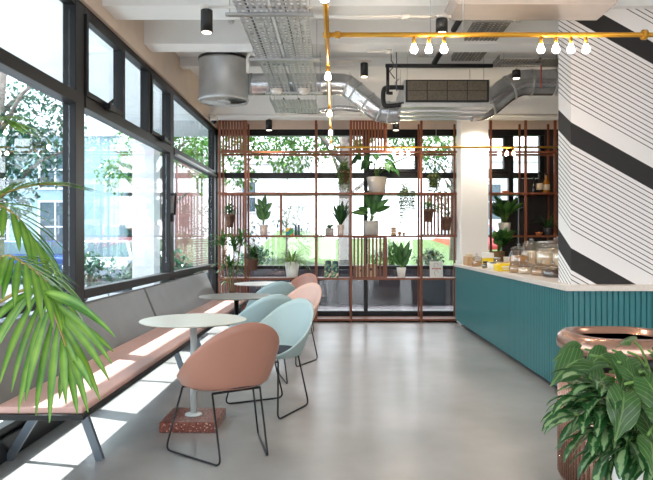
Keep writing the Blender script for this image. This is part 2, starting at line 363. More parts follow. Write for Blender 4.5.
        vs = [base+d*size*.4]+[p for rg in rings for p, _ in rg]; uv = [(.5, .5)]+[u for rg in rings for _, u in rg]
        fs = [(0, 1+k, 1+(k+1) % n) for k in range(n)]
        for j in (0, 1): fs += [(1+j*n+k, 1+(j+1)*n+k, 1+(j+1)*n+(k+1) % n, 1+j*n+(k+1) % n) for k in range(n)]
        return s.add(vs, fs, True, uv)
    def build(s, name, m, parent=None, world=True, bevel=0, origin=None):
        me = bpy.data.meshes.new(name)
        if parent is not None and world:
            o_ = Vector(parent['_w']) if '_w' in parent else Vector(parent.location)
        elif parent is None:
            if origin is None:
                xs = [v[0] for v in s.v]; ys = [v[1] for v in s.v]; zs = [v[2] for v in s.v]
                o_ = Vector(((min(xs)+max(xs))/2, (min(ys)+max(ys))/2, min(zs)))
            else: o_ = Vector(origin)
        else: o_ = Vector((0, 0, 0))
        me.from_pydata([(v[0]-o_.x, v[1]-o_.y, v[2]-o_.z) for v in s.v], [], s.f)
        me.polygons.foreach_set('use_smooth', s.sm)
        if any(u for u in s.uv):
            L = me.uv_layers.new(name='UVMap'); i = 0
            for u, f in zip(s.uv, s.f):
                for k in range(len(f)):
                    L.data[i].uv = u[k] if u else (0.5, 0.5); i += 1
        me.update()
        if isinstance(m, str): m = M[m]
        me.materials.append(m)
        ob = bpy.data.objects.new(name, me); COL.objects.link(ob)
        if parent is not None: ob.parent = parent
        else: ob.location = o_
        if bevel:
            b = ob.modifiers.new('bevel', 'BEVEL'); b.width = bevel; b.segments = 2; b.limit_method = 'ANGLE'; b.angle_limit = R(40)
        return ob
def tag(o, label=None, cat=None, group=None, kind=None):
    if label: o['label'] = label
    if cat: o['category'] = cat
    if group: o['group'] = group
    if kind: o['kind'] = kind
    return o
def thing(name, label, cat, loc, group=None, rz=0, kind=None):
    o = bpy.data.objects.new(name, None); o.empty_display_size = .1; COL.objects.link(o); o.location = loc; o.rotation_euler = (0, 0, rz)
    return tag(o, label, cat, group, kind)
def sub(mb, name, m, parent, root, bevel=0, label=None):
    """sub-part: parent is a mesh part whose local space equals the root's"""
    me_o = mb.build(name, m, root, bevel=bevel); me_o.parent = parent
    if label: me_o['label'] = label
    return me_o
def struct(name, mb, m, bevel=0):
    return tag(mb.build(name, m, bevel=bevel), kind='structure')
def copy_tree(o, parent=None):
    c = o.copy(); COL.objects.link(c)
    if parent is not None: c.parent = parent
    for ch in list(o.children): copy_tree(ch, c)
    return c
def PX(px, Y): return (px-335)*Y/635
def PZ(py, Y): return 1.3-(py-240)*Y/635

# ================================================================== SHELL
XL, YB, ZC = -2.0, 10.5, 3.56
struct('floor', MB().box(-2.06, 6.2, -3.5, 10.56, -.12, 0), 'floor')
struct('ceiling', MB().box(-2.06, 6.2, -3.5, 10.7, ZC, ZC+.15), 'ceil')
struct('wall_right', MB().box(6.0, 6.2, -3.5, 10.6, 0, ZC), 'wall')
struct('wall_back_upper', MB().box(-2.06, 6.0, 10.44, 10.7, 3.12, ZC), 'plaster')
for i, (y0, y1, z0) in enumerate(((2.3, 2.65, 3.23), (5.23, 5.57, 3.23), (6.38, 6.66, 3.27), (7.85, 8.0, 3.45), (9.78, 10.06, 3.195))):
    struct('trim_%d' % (i+1), MB().box(XL, 6.0, y0, y1, z0, ZC), 'ceil', .004)
struct('wall_left_upper', MB().box(-2.1, -1.92, -3.5, 10.44, 3.13, ZC), 'plaster')
struct('wall_back_right', MB().box(3.45, 6.0, 10.44, 10.6, 0, 3.12), 'darkwood')
# striped pier standing on the worktop
struct('wall_striped', MB().box(1.97, 5.2, 5.3, 5.6, .93, ZC), 'striped')
struct('wall_column', MB().box(1.925, 2.345, 9.7, 10.06, 0, 3.195), 'white', .004)

# ---- left window wall
win = thing('window_1', None, None, (XL, 5, 0), kind='structure')
def fr(mb, nm='window_frame', m='frame', b=.004): return tag(mb.build(nm, m, win, bevel=b), kind='structure')
YS = [-3.4, -1.5, .4, 2.2, 4.86, 7.6, 10.34]
fr(MB().box(-2.05, -1.93, -3.5, 10.44, 0, .14), 'window_sill')
for y in YS: fr(MB().box(-2.05, -1.95, y-.085, y+.085, .14, 3.13), 'window_mullion')
for a, b in zip(YS[:-1], YS[1:]):
    fr(MB().box(-2.04, -1.95, a+.085, b-.085, .84, .915), 'window_rail')
    fr(MB().box(-2.05, -1.94, a+.085, b-.085, 2.33, 2.42), 'window_rail')
    fr(MB().box(-2.04, -1.95, a+.085, b-.085, 3.07, 3.13), 'window_rail')
    fr(MB().box(-2.04, -1.96, a+.085, b-.085, .14, .19), 'window_rail')
for y in (5.87, 6.68, 1.3, 3.5): fr(MB().box(-2.04, -1.95, y-.035, y+.035, 2.42, 3.07), 'window_mullion')
def sash(y0, y1, z0, z1, w_=.045):
    mb = MB(); x0, x1 = -2.0, -1.935
    mb.box(x0, x1, y0, y0+w_, z0, z1).box(x0, x1, y1-w_, y1, z0, z1).box(x0, x1, y0+w_, y1-w_, z0, z0+w_).box(x0, x1, y0+w_, y1-w_, z1-w_, z1)
    fr(mb, 'window_sash')
sash(4.95, 5.83, 2.425, 3.065); sash(6.72, 7.51, 2.425, 3.065); sash(7.69, 8.9, .2, .83)
for a, b in zip(YS[:-1], YS[1:]):
    for z0, z1 in ((.19, .84), (.915, 2.33), (2.42, 3.07)):
        if z0 > 2: ys = [a+.085]+[q for q in (1.3, 3.5, 5.87, 6.68) if a < q < b]+[b-.085]
        else: ys = [a+.085, b-.085]
        for c_, d_ in zip(ys[:-1], ys[1:]): fr(MB().box(-2.003, -1.997, c_+.001, d_-.001, z0, z1), 'window_pane', 'glassL', 0)
for y in (5.4, 7.1):   # chain openers
    mb = MB().box(-1.935, -1.885, y-.07, y+.07, 2.40, 2.45).tube([(-1.90, y-.06, 2.45), (-1.89, y+.02, 2.50), (-1.93, y+.08, 2.47)], .008, 6)
    fr(mb, 'window_opener', 'blackmetal', 0)
mb = MB().box(-1.95, -1.925, 7.57, 7.61, 1.52, 1.62).tube([(-1.915, 7.59, 1.6), (-1.905, 7.59, 1.86)], .014, 6)
mb.box(-1.95, -1.90, 7.575, 7.605, 1.83, 1.86); fr(mb, 'window_handle', 'blackmetal', 0)
fr(MB().box(-1.95, -1.905, 7.70, 10.24, 2.325, 2.345), 'window_rail_glint', 'steel', 0)  # pale strip added for the bright reflection along the transom
# ---- back window wall
win = thing('window_2', None, None, (0, YB, 0), kind='structure')
XB = [(-2.0, -1.9), (.47, .545), (1.3, 1.30), (2.78, 2.92)]
fr(MB().box(-2.0, 3.45, 10.44, 10.56, 3.02, 3.12))
fr(MB().box(-2.0, 3.45, 10.46, 10.54, 2.32, 2.41), 'window_rail')
fr(MB().box(-2.0, 3.45, 10.46, 10.54, .82, .875), 'window_rail')
fr(MB().box(-2.0, 3.45, 10.44, 10.56, 0, .13), 'window_sill')
for x0, x1 in ((-2.03, -1.93), (.475, .54), (2.86, 2.94), (3.37, 3.45)): fr(MB().box(x0, x1, 10.45, 10.55, .13, 3.02), 'window_mullion')
for x0, x1 in ((.54, 1.40), (2.40, 2.86)):
    mb = MB(); w_ = .085
    mb.box(x1-w_, x1, 10.42, 10.53, 2.41, 3.02).box(x0, x1-w_, 10.42, 10.53, 2.41, 2.41+.06).box(x0, x0+.03, 10.42, 10.53, 2.47, 3.02).box(x0, x1-w_, 10.42, 10.53, 2.98, 3.02)
    fr(mb, 'window_sash')
fr(MB().box(1.34, 1.40, 10.46, 10.54, 2.41, 3.02), 'window_mullion')
for x0, x1 in ((-1.93, .475), (.54, 2.86), (2.94, 3.37)):
    for z0, z1 in ((.13, .82), (.875, 2.32), (2.41, 3.02)):
        fr(MB().box(x0, x1, 10.498, 10.504, z0, z1), 'window_pane', 'glass', 0)
# rear glazing behind the viewer
win = thing('window_3', None, None, (2, -3.4, 0), kind='structure')
for x in (-1.9, .1, 2.1, 4.1, 5.9): fr(MB().box(x-.05, x+.05, -3.5, -3.4, 0, ZC), 'window_mullion')
fr(MB().box(-2, 6, -3.5, -3.4, 0, .15), 'window_sill')
fr(MB().box(-2, 6, -3.5, -3.4, 2.5, 2.6), 'window_rail')

# ================================================================== EXTERIOR
struct('ground_street', MB().box(-60, 60, -25, 70, -.32, -.13), 'street')
struct('ground_pavement', MB().box(-4.2, 8, 10.6, 12.9, -.12, -.02), 'asphalt')
struct('ground_pavement_bounce', MB().box(-4.4, -2.1, -8, 10.5, -.12, -.02), 'kerb')  # pale paving strip added to bounce light up onto the canopy
struct('ground_kerb', MB().box(-2.0, 4.5, 10.62, 10.95, -.02, .10), 'kerb')
struct('ceiling_canopy', MB().box(-3.8, -2.1, -6, 12.3, 3.3, 3.42).box(-2.1, 6, 10.7, 12.3, 3.3, 3.42), 'canopy')
tag(MB().box(-3.75, -3.35, 11.75, 12.15, -.13, 3.3).build('canopy_column', 'render_w'), 'white square column under the outer corner of the canopy outside', 'column')
pw = thing('planter_wall', 'long dark low wall outside the back windows holding up the lawn', 'wall', (2, 13.1, -.13))
MB().box(-2.4, 9, 13, 13.25, -.13, .72).build('wall_body', 'asphalt', pw)
MB().box(-2.45, 9.05, 12.95, 13.3, .72, .78).build('coping', 'black', pw)
# lawn bank
mb = MB(); nx, ny = 24, 12; vs = []
for j in range(ny+1):
    for i in range(nx+1):
        x = -2.4+16*i/nx; y = 13.25+14*j/ny
        vs.append((x, y, .6+.75*(j/ny)**1.2+.07*math.sin(x*1.1)*math.sin(y*.7)+(.35 if x < -1 else 0)*(j/ny)))
mb.add(vs, [(j*(nx+1)+i, j*(nx+1)+i+1, (j+1)*(nx+1)+i+1, (j+1)*(nx+1)+i) for j in range(ny) for i in range(nx)], True)
tag(mb.build('lawn_bank', 'lawn'), kind='structure')

def crown(n, blobs, size, matname, root, nm='crown'):
    mb = MB(); tot = sum(b[3]**2 for b in blobs)
    for (x, y, z, r) in blobs:
        for _ in range(int(n*r*r/tot)):
            v = Vector((random.gauss(0, 1), random.gauss(0, 1), random.gauss(0, 1))).normalized()*r*random.uniform(.45, 1.05)
            d = Vector((random.uniform(-1, 1), random.uniform(-1, 1), random.uniform(-.8, .5)))
            mb.leaf((x+v.x, y+v.y, z+v.z*.8), d, size*random.uniform(.7, 1.3), size*.55, .3, 2, 'ovate', .1)
    return mb.build(nm, matname, root)
def tree(label, x, y, h, tr, blobs, n, size, m, lean=.2, z0=-.13):
    t_ = thing('tree', label, 'tree', (x, y, z0))
    mb = MB().tube([(x, y, z0), (x+lean*.2, y, z0+h*.35), (x+lean*.1, y, z0+h*.7), (x+lean, y, z0+h)], [tr*1.25, tr, tr*.85, tr*.5], 12)
    for k in range(6):
        a = k*1.9; q = (x+lean*.4, y, z0+h*(.45+.08*k))
        mb.tube([q, (q[0]+math.cos(a)*h*.16, y+math.sin(a)*h*.16, q[2]+h*.14), (q[0]+math.cos(a)*h*.3, y+math.sin(a)*h*.3, q[2]+h*.2)], [tr*.4, tr*.25, tr*.08], 6)
    mb.build('trunk', 'bark', t_)
    crown(n, blobs, size, m, t_); return t_
tree('broad leafy tree with a leaning grey trunk close outside the back windows', .25, 14.6, 5.2, .15,
     [(-2.6, 14.4, 3.5, .8), (-1.6, 14.6, 3.7, .8), (-.6, 14.9, 3.65, .75), (-2.9, 14.8, 2.7, .45), (-1.0, 14.2, 3.0, .4), (.5, 15.3, 3.9, .7), (1.6, 15, 3.8, .5), (-2.0, 14, 2.7, .35), (2.4, 15.2, 3.6, .5)], 5200, .13, 'tree_l', -.12)
tree('small airy tree with thin blue-green leaves on the lawn behind the snake plants', -1.2, 15.6, 1.5, .03,
     [(-1.2, 15.6, 1.75, .4), (-.6, 15.7, 1.5, .35), (-1.9, 15.5, 1.5, .35), (-.9, 15.4, 2.05, .3)], 420, .10, 'tree_b', .1, .65)
tree('dark bushy tree far right outside the back windows', 3.2, 17, 3.4, .12, [(2.6, 17, 3.4, .6), (3.0, 17, 2.4, .5)], 700, .13, 'tree_b', 0, .7)
tree('tall blue-green street tree outside the near left window', -6.6, 12.3, 5.0, .14,
     [(-6.9, 12.6, 3.2, 1.0), (-5.9, 12.2, 2.9, .8), (-7.4, 12.0, 2.2, .8), (-6.0, 12.9, 3.9, .9), (-6.2, 12.0, 2.0, .55)], 3600, .15, 'tree_b')
tree('green street tree outside the far left window', -4.6, 16.5, 4.6, .12,
     [(-4.9, 16.8, 3.8, .9), (-4.0, 16.3, 3.7, .7), (-5.4, 16, 3.0, .6), (-3.4, 16.6, 3.6, .6)], 2200, .14, 'tree_l')
def shrub(label, x, y, z, r, n, m, s=.12):
    t_ = thing('shrub', label, 'shrub', (x, y, z)); mb = MB()
    for k in range(9):
        a = k*.7; mb.tube([(x, y, z), (x+math.cos(a)*r*.5, y+math.sin(a)*r*.3, z+r*.9)], [.012, .005], 5)
    mb.build('stem', 'bark', t_); crown(n, [(x-r*.5, y, z+r*.8, r*.65), (x+r*.4, y, z+r*.9, r*.7), (x, y, z+r*1.3, r*.5)], s, m, t_, 'foliage')
shrub('leafy green shrub in the bed outside behind the white pot with upright leaves', 1.15, 13.6, .66, .36, 500, 'tree_l', .1)
shrub('low blue-green shrub outside at the left end of the dark wall', -1.7, 13.6, .66, .35, 340, 'tree_b', .1)
shrub('small shrub outside behind the red lettered book', 2.05, 13.7, .66, .3, 340, 'tree_b', .1)
shrub('dark spiky shrub outside in the far corner of the left windows', -3.7, 13.6, -.13, .8, 700, 'tree_b', .16)
shrub('round green shrub outside under the street tree by the left window', -5.6, 14.2, -.13, .75, 600, 'tree_b', .16)
# buildings
def building(label, x0, x1, y0, y1, h, wallm, wins, face='y', cornice=True):
    b = thing('building', label, 'building', ((x0+x1)/2, (y0+y1)/2, -.13))
    MB().box(x0, x1, y0, y1, -.13, h).build('wall', wallm, b)
    if cornice: MB().box(x0-.15, x1+.15, y0-.15, y1+.15, h, h+.3).build('cornice', 'render_w', b)
    for (a, z, ww, hh) in wins:
        mb = MB(); mb.box(a, a+ww, y0-.08, y0, z, z+.08).box(a, a+ww, y0-.08, y0, z+hh-.08, z+hh).box(a, a+.08, y0-.08, y0, z+.08, z+hh-.08).box(a+ww-.08, a+ww, y0-.08, y0, z+.08, z+hh-.08)
        mb.box(a+ww/2-.03, a+ww/2+.03, y0-.07, y0, z+.08, z+hh-.08).box(a+.08, a+ww-.08, y0-.065, y0, z+hh/2-.03, z+hh/2+.03)
        f = mb.build('window', 'render_w', b); sub(MB().box(a+.08, a+ww-.08, y0-.03, y0-.01, z+.08, z+hh-.08), 'pane', 'extglass', f, b)
    return b
building('blue-grey rendered house with white sash windows across the street on the left', -17, -8.2, 24, 32, 5.2, 'teal_render',
         [(-16, .8, 1.3, 2.0), (-13.6, .8, 1.3, 2.0), (-11.2, .8, 1.3, 2.0), (-16, 3.2, 1.3, 1.5), (-13.6, 3.2, 1.3, 1.5), (-11.2, 3.2, 1.3, 1.5)])
building('red brick house seen beyond the white column outside', -8.0, -5.6, 25, 33, 4.6, 'brick', [(-7.4, .9, 1.1, 1.6), (-7.4, 3.1, 1.1, 1.2)])
building('tall white house beyond the lawn behind the back windows', -5.0, -1.4, 31, 38, 5.0, 'render_w', [(-4.6, 2.6, .8, 1.6)])
building('pale house at the right beyond the lawn', 6.2, 11.5, 30, 38, 5.0, 'render_w', [(6.8, 2.2, 1.1, 1.8), (9.0, 2.2, 1.1, 1.8)])
def car(label, x, y, rz, paint, z=-.13):
    c = thing('car', label, 'car', (x, y, z), rz=rz); k = 12
    side = [(-2.1, .35), (-2.12, .7), (-1.95, .85), (-1.3, .92), (-.75, 1.4), (.75, 1.43), (1.35, .98), (2.0, .9), (2.12, .6), (2.1, .32)]
    mb = MB(); W = [.82, .86, .86, .86, .66, .66, .86, .86, .86, .82]; n = len(side)
    vs = [(sx*W[i], p[0], p[1]) for sx in (-1, 1) for i, p in enumerate(side)]
    mb.add(vs, [tuple(range(n)), tuple(reversed(range(n, 2*n)))]+[(i, n+i, n+(i+1) % n, (i+1) % n) for i in range(n)])
    mb.build('body', paint, c, world=False, bevel=.06)
    for nm, a, b, s0, s1 in (('windscreen', (-1.25, .97), (-.78, 1.36), .78, .6), ('rear_window', (1.3, 1.03), (.8, 1.38), .78, .6)):
        o = -.02 if nm == 'windscreen' else .02
        MB().add([(-s0, a[0]+o, a[1]), (s0, a[0]+o, a[1]), (s1, b[0]+o, b[1]+.01), (-s1, b[0]+o, b[1]+.01)]+[(-s0, a[0], a[1]-.03), (s0, a[0], a[1]-.03), (s1, b[0], b[1]-.03), (-s1, b[0], b[1]-.03)],
                 [(0, 1, 2, 3), (7, 6, 5, 4), (0, 4, 5, 1), (1, 5, 6, 2), (2, 6, 7, 3), (3, 7, 4, 0)]).build(nm, 'extglass', c, world=False)
    for s_ in (-1, 1):
        MB().add([(s_*.87, -1.0, .97), (s_*.87, 1.0, .97), (s_*.70, .7, 1.34), (s_*.70, -.68, 1.34)], [(0, 1, 2, 3)]).build('side_window', 'extglass', c, world=False)
        MB().add([(s_*.45, -2.13, .62), (s_*.8, -2.13, .62), (s_*.8, -2.1, .78), (s_*.45, -2.1, .78)], [(0, 1, 2, 3)]).build('headlight', 'label', c, world=False)
        for yy in (-1.35, 1.35):
            MB().tube([(s_*.72, yy, .32), (s_*.9, yy, .32)], .32, 18).build('wheel', 'tyre', c, world=False)
    return c
car('silver car parked outside, seen head on through the left window', -6.9, 19.5, R(8), 'car_silver')
car('blue car parked further along the street outside on the left', -10.4, 21.5, R(80), 'car_blue')
car('red car parked outside beyond the lawn at the right of the back windows', 4.9, 23.5, R(5), 'car_red', .45)

# ================================================================== COUNTER
ct = thing('service_counter', 'long teal fluted service counter with a pale stone top along the right', 'counter', (2.25, 7.5, 0))
MB().prism([(1.95, 5.24), (1.95, 10.02), (1.97, 10.02), (1.97, 9.65), (2.39, 9.65), (2.39, 9.98), (2.75, 9.98), (2.75, 5.64), (5.2, 5.64), (5.2, 5.24)], .05, .885).build('carcass', 'teal', ct)
MB().prism([(1.97, 5.27), (1.97, 9.65), (2.7, 9.65), (2.7, 5.7), (5.1, 5.7), (5.1, 5.27)], 0, .05).build('plinth', 'black', ct)
# fluted cladding
pts = []; p_ = .046
def flutes(n0, length, mk):
    out = []; k = int(length/p_)
    for i in range(k):
        a = i*p_; out += [mk(a, 0), mk(a+.030, 0), mk(a+.034, .013), mk(a+.042, .013)]
    out.append(mk(length, 0)); return out
front = flutes(0, 4.86, lambda a, d: (1.90+d, 10.03-a))        # left face, going towards the camera
near = flutes(0, 3.3, lambda a, d: (1.90+a, 5.17+d))
poly = front+near+[(5.2, 5.24), (1.955, 5.24), (1.955, 10.03)]
# as wall strips rather than one huge n-gon
mb = MB()
for seq in (front, near):
    vs = [(x, y, .045) for x, y in seq]+[(x, y, .885) for x, y in seq]; n = len(seq)
    mb.add(vs, [(i, i+1, n+i+1, n+i) for i in range(n-1)])
mb.build('fluted_cladding', 'teal', ct)
MB().prism([(1.875, 5.145), (1.875, 10.03), (1.92, 10.03), (1.92, 9.695), (2.36, 9.695), (2.36, 10.0), (2.78, 10.0), (2.78, 5.62), (5.2, 5.62), (5.2, 5.145)], .885, .93).build('worktop', 'stone', ct, bevel=.004)
# front edge left of the pier stays in front of it
# ================================================================== SHELVING
SY0, SY1 = 10.02, 10.38
def X10(px): return (px-335)*10.02/635
def post(mb, px, z0=0.0, z1=3.19, w_=.036, d=.034): x = X10(px); mb.box(x-w_/2, x+w_/2, SY0, SY0+d, z0, z1)
Zs = [.04, .685, 1.36, 2.035, 2.69]
def shelving(label, px0, px1, posts, slats, rows, extra=()):
    s_ = thing('shelving_unit', label, 'shelving', (X10((px0+px1)/2), 10.15, 0))
    for px in posts:
        mb = MB(); post(mb, px); mb.box(X10(px)-.015, X10(px)+.015, SY1-.03, SY1, 0, 3.19); mb.build('upright', 'shelf', s_)
    for px, a, b in extra:
        mb = MB(); post(mb, px, a, b); mb.build('upright', 'shelf', s_)
    for z in rows:
        x0, x1 = X10(px0)-.02, X10(px1)+.02
        if z > 2.5:
            MB().box(x0, x1, SY0-.004, SY0+.04, z-.016, z+.016).box(x0, x1, SY1-.04, SY1+.004, z-.016, z+.016).build('rail', 'shelf', s_)
        else: MB().box(x0, x1, SY0-.006, SY1+.006, z-.015, z+.015).build('shelf_board', 'shelf', s_)
    for (a, b, z0, z1, n) in slats:
        mb = MB()
        for i in range(n):
            x = X10(a+(b-a)*(i+.5)/n); mb.box(x-.014, x+.014, SY0+.015, SY0+.055, z0, z1)
        mb.box(X10(a), X10(b), SY0+.022, SY0+.048, z0, z0+.015).box(X10(a), X10(b), SY0+.022, SY0+.048, z1-.015, z1)
        mb.build('slat_screen', 'shelf', s_)
    return s_
shelving('tall open copper-brown timber shelving filled with plants along the back windows', 219, 458.5, (219.5, 245.5, 316, 351, 421.5, 458.5),
         [(221.5, 244.5, 2.71, 3.19, 8), (352.5, 386, 2.71, 3.19, 11), (221.5, 244.5, 1.376, 2.020, 8), (423, 457.5, 1.376, 2.020, 10), (352.5, 386, .70, 1.345, 9), (292, 315, .056, .67, 7), (221.5, 244.5, .056, .67, 7)], Zs,
         [(281, 1.378, 2.018), (386, .703, 1.342), (386, 2.7, 3.19)])
shelving('narrower copper-brown timber shelving between the white column and the striped wall', 487.5, 560, (491, 526, 555.5),
         [], [.685, 1.36, 2.035, 2.69])

# dark bar behind the right shelving
bb = thing('back_bar', 'dark panelled back bar standing behind the right shelving', 'cabinet', (3.18, 10.38, 0))
MB().box(3.0, 3.43, 10.34, 10.43, 0, 2.30).build('panel', 'darkwood', bb)
MB().box(2.72, 2.98, 10.34, 10.43, 0, 1.95).build('side_panel', 'darkwood', bb)

# ================================================================== BENCH
bn = thing('banquette_bench', 'long window bench with grey leather back and blush pink seat on grey splayed legs', 'bench', (-1.55, 6.35, 0))
for (y0, y1) in ((3.27, 6.33), (6.37, 9.40)):
    mb = MB().extr([(-1.30, .405), (-1.30, .43), (-1.31, .44), (-1.76, .44), (-1.80, .43), (-1.80, .405)], 'y', y0, y1)
    mb.build('seat_cushion', 'pinkseat', bn, bevel=.006)
    mb = MB().extr([(-1.735, .40), (-1.905, .81), (-1.925, .825), (-1.95, .815), (-1.80, .40)], 'y', y0, y1)
    mb.build('backrest', 'leather', bn, bevel=.012)
MB().box(-1.80, -1.292, 3.25, 9.42, .375, .404).build('seat_frame', 'black', bn, bevel=.003)
MB().extr([(-1.755, .41), (-1.915, .80), (-1.94, .805), (-1.80, .41)], 'y', 6.3305, 6.3695).build('dark_gap_strip', 'black', bn)  # black strip put in to stand for the dark open gap between backrests
for y in (3.75, 5.9, 6.75, 8.9):
    for xa, xb in ((-1.52, -1.385), (-1.70, -1.93)):
        MB().bar((xa, y, .376), (xb, y, 0.0), .046, .03, (0, 1, 0)).build('leg', 'legsteel', bn)
    MB().box(-1.78, -1.40, y-.02, y+.02, .35, .376).build('leg_bracket', 'black', bn)

# ================================================================== TABLES
def table(label, x, y, topm, polem, basem='terrazzo', rz=0):
    t_ = thing('cafe_table', label, 'table', (x, y, 0), rz=rz)
    MB().lathe([(.355, .728), (.37, .734), (.37, .738), (.366, .741)], n=64).build('tabletop', topm, t_, world=False)
    MB().lathe([(.12, .715), (.12, .7275)], n=24).build('mounting_plate', polem, t_, world=False)
    MB().lathe([(.023, .085), (.023, .716)], n=20).build('pole', polem, t_, world=False)
    MB().lathe([(.06, .0705), (.06, .078), (.025, .086)], n=24).build('flange', polem, t_, world=False)
    MB().box(-.193, .193, -.193, .193, 0, .07).build('base', basem, t_, world=False, bevel=.008)
    return t_
table('round pale sage cafe table on a red terrazzo base nearest the camera', -.995, 4.47, 'tabletop', 'pole')
table('round taupe cafe table with a black pole, middle of the row', -.985, 6.35, 'tabledark', 'blackmetal')
table('round white cafe table farthest away by the plant shelving', -.93, 8.2, 'tablewhite', 'pole')

# ================================================================== CHAIRS
def chair_mesh():
    nt_, nr = 56, 16; vs = []
    for i in range(nr+1):
        s_ = i/nr
        for k in range(nt_):
            th = 2*math.pi*k/nt_; c = math.cos(th); sn = math.sin(th)       # th=0 is the back (-y)
            g = max(0, (1+c)/2); h = .425+.40*g**1.55
            if c < 0: m_ = (abs(c)**2.8+abs(sn)**2.8)**(1/2.8); c, sn = c/m_, sn/m_
            rimx, rimy = .308-.012*(1-g), (.265 if c > 0 else .275)
            bx, by = .225+.05*(1-g)**.7, (.19 if c > 0 else .25)
            if s_ < .4:
                q = s_/.4; x = bx*q*sn; y = -by*q*c; z = .402+.018*q*q
            else:
                q = (s_-.4)/.6; e = 1-(1-q)**1.25
                x = (bx+(rimx-bx)*e)*sn; y = -(by+(rimy-by)*e)*c; z = .42+(h-.42)*q**1.12
                y -= .05*q*g            # slight backward rake
            vs.append((x, y, z))
    mb = MB(); mb.add(vs, [(i*nt_+k, i*nt_+(k+1) % nt_, (i+1)*nt_+(k+1) % nt_, (i+1)*nt_+k) for i in range(nr) for k in range(nt_)], True)
    return mb
def chair(label, x, y, rz, shell):
    c = thing('tub_chair', label, 'chair', (x, y, 0), rz=rz, group=None)
    sh = chair_mesh().build('shell', shell, c, world=False)
    so = sh.modifiers.new('solid', 'SOLIDIFY'); so.thickness = .011; so.offset = -1
    MB().lathe([(.17, .4225), (.196, .428), (.198, .442), (.185, .452), (.12, .456), (1e-5, .457)], n=36).build('cushion', 'navy', c, world=False)
    for s_ in (-1, 1):
        a, b = Vector((s_*.315, .23, .007)), Vector((s_*.15, -.235, .007)); ta, tb = Vector((s_*.235, .155, .4)), Vector((s_*.155, -.12, .4))
        def rnd(p, q, r_, n=5):   # fillet points at p corner
            return [p+(q[0]-p)*r_*(1-u)**2+(q[1]-p)*r_*u**2 for u in [i/n for i in range(n+1)]]
        ua, ub = (ta-a).normalized(), (tb-b).normalized(); ab = (b-a).normalized(); R_ = .05
        pts = [ta]+[a+ua*R_*(1-u)**2+ab*R_*u**2 for u in [i/5 for i in range(6)]]+[b-ab*R_*(1-u)**2+ub*R_*u**2 for u in [i/5 for i in range(6)]]+[tb]
        MB().tube(pts, .0065, 8).build('leg_frame', 'blackmetal', c, world=False)
    MB().bar((-.235, .155, .4), (.235, .155, .4), .012, .012).bar((-.155, -.12, .4), (.155, -.12, .4), .012, .012).build('mounting_bar', 'blackmetal', c, world=False)
    return c
CH = [('terracotta tub chair with black wire legs nearest the camera', -.655, 3.90, (-.25, .38), 'terracotta'),
      ('pale blue-grey tub chair on black sled legs, right of the nearest table', -.48, 4.95, (-.50, -.52), 'blue'),
      ('large pale aqua tub chair pulled up in front of the taupe table', -.68, 5.80, (-.30, .45), 'aqua'),
      ('blush pink tub chair right of the taupe table', -.46, 6.85, (-.50, -.50), 'pink'),
      ('aqua blue tub chair pulled up in front of the white table', -.76, 7.55, (-.22, .45), 'aqua'),
      ('dusty pink tub chair right of the white table, farthest of the chairs', -.56, 8.85, (-.45, -.55), 'terracotta')]
for lb, x, y, d, sh in CH: chair(lb, x, y, math.atan2(-d[0], d[1]), sh)

# ================================================================== CEILING SERVICES
def rod(mb, x, y, z0, z1=ZC): mb.tube([(x, y, z0), (x, y, z1)], .004, 5)
# drum diffuser
dr = thing('drum_diffuser', 'large galvanised drum air diffuser hanging at the upper left', 'air diffuser', (-1.33, 7.6, 2.95))
mb = MB().lathe([(.27, .02), (.29, 0), (.30, .02), (.292, .04), (.292, .46), (.298, .465), (.298, .49), (.285, .50), (1e-4, .50)], (-1.33, 7.6, 2.95), 48)
mb.build('drum', 'galvdull', dr)
mb = MB().lathe([(.08, .012), (.08, .03), (.09, .03)], (-1.33, 7.6, 2.94), 24)
for k in range(20):
    a = 2*math.pi*k/20; c_, s_ = math.cos(a), math.sin(a); c2, s2 = math.cos(a+.22), math.sin(a+.22)
    mb.add([(-1.33+.09*c_, 7.6+.09*s_, 2.955), (-1.33+.26*c_, 7.6+.26*s_, 2.955), (-1.33+.26*c2, 7.6+.26*s2, 2.972), (-1.33+.09*c2, 7.6+.09*s2, 2.972)], [(0, 1, 2, 3)])
mb.build('swirl_vanes', 'galvdull', dr)
MB().lathe([(.27, .0), (.27, .01)], (-1.33, 7.6, 2.985), 32).build('throat', 'black', dr)
MB().lathe([(.302, 0), (.302, .03)], (-1.33, 7.6, 3.44), 40).build('top_band', 'black', dr)
mb = MB(); [rod(mb, -1.33+.2*math.cos(a), 7.6+.2*math.sin(a), 3.45) for a in (0.5, 2.6, 4.7)]; mb.build('hanger_rod', 'steel', dr)
def smooth(pts, n=6):
    P = [Vector(p) for p in pts]; out = []
    for i in range(len(P)-1):
        p0 = P[max(0, i-1)]; p1 = P[i]; p2 = P[i+1]; p3 = P[min(len(P)-1, i+2)]
        for k in range(n):
            t_ = k/n; out.append(.5*((2*p1)+(-p0+p2)*t_+(2*p0-5*p1+4*p2-p3)*t_*t_+(-p0+3*p1-3*p2+p3)*t_**3))
    out.append(P[-1]); return out
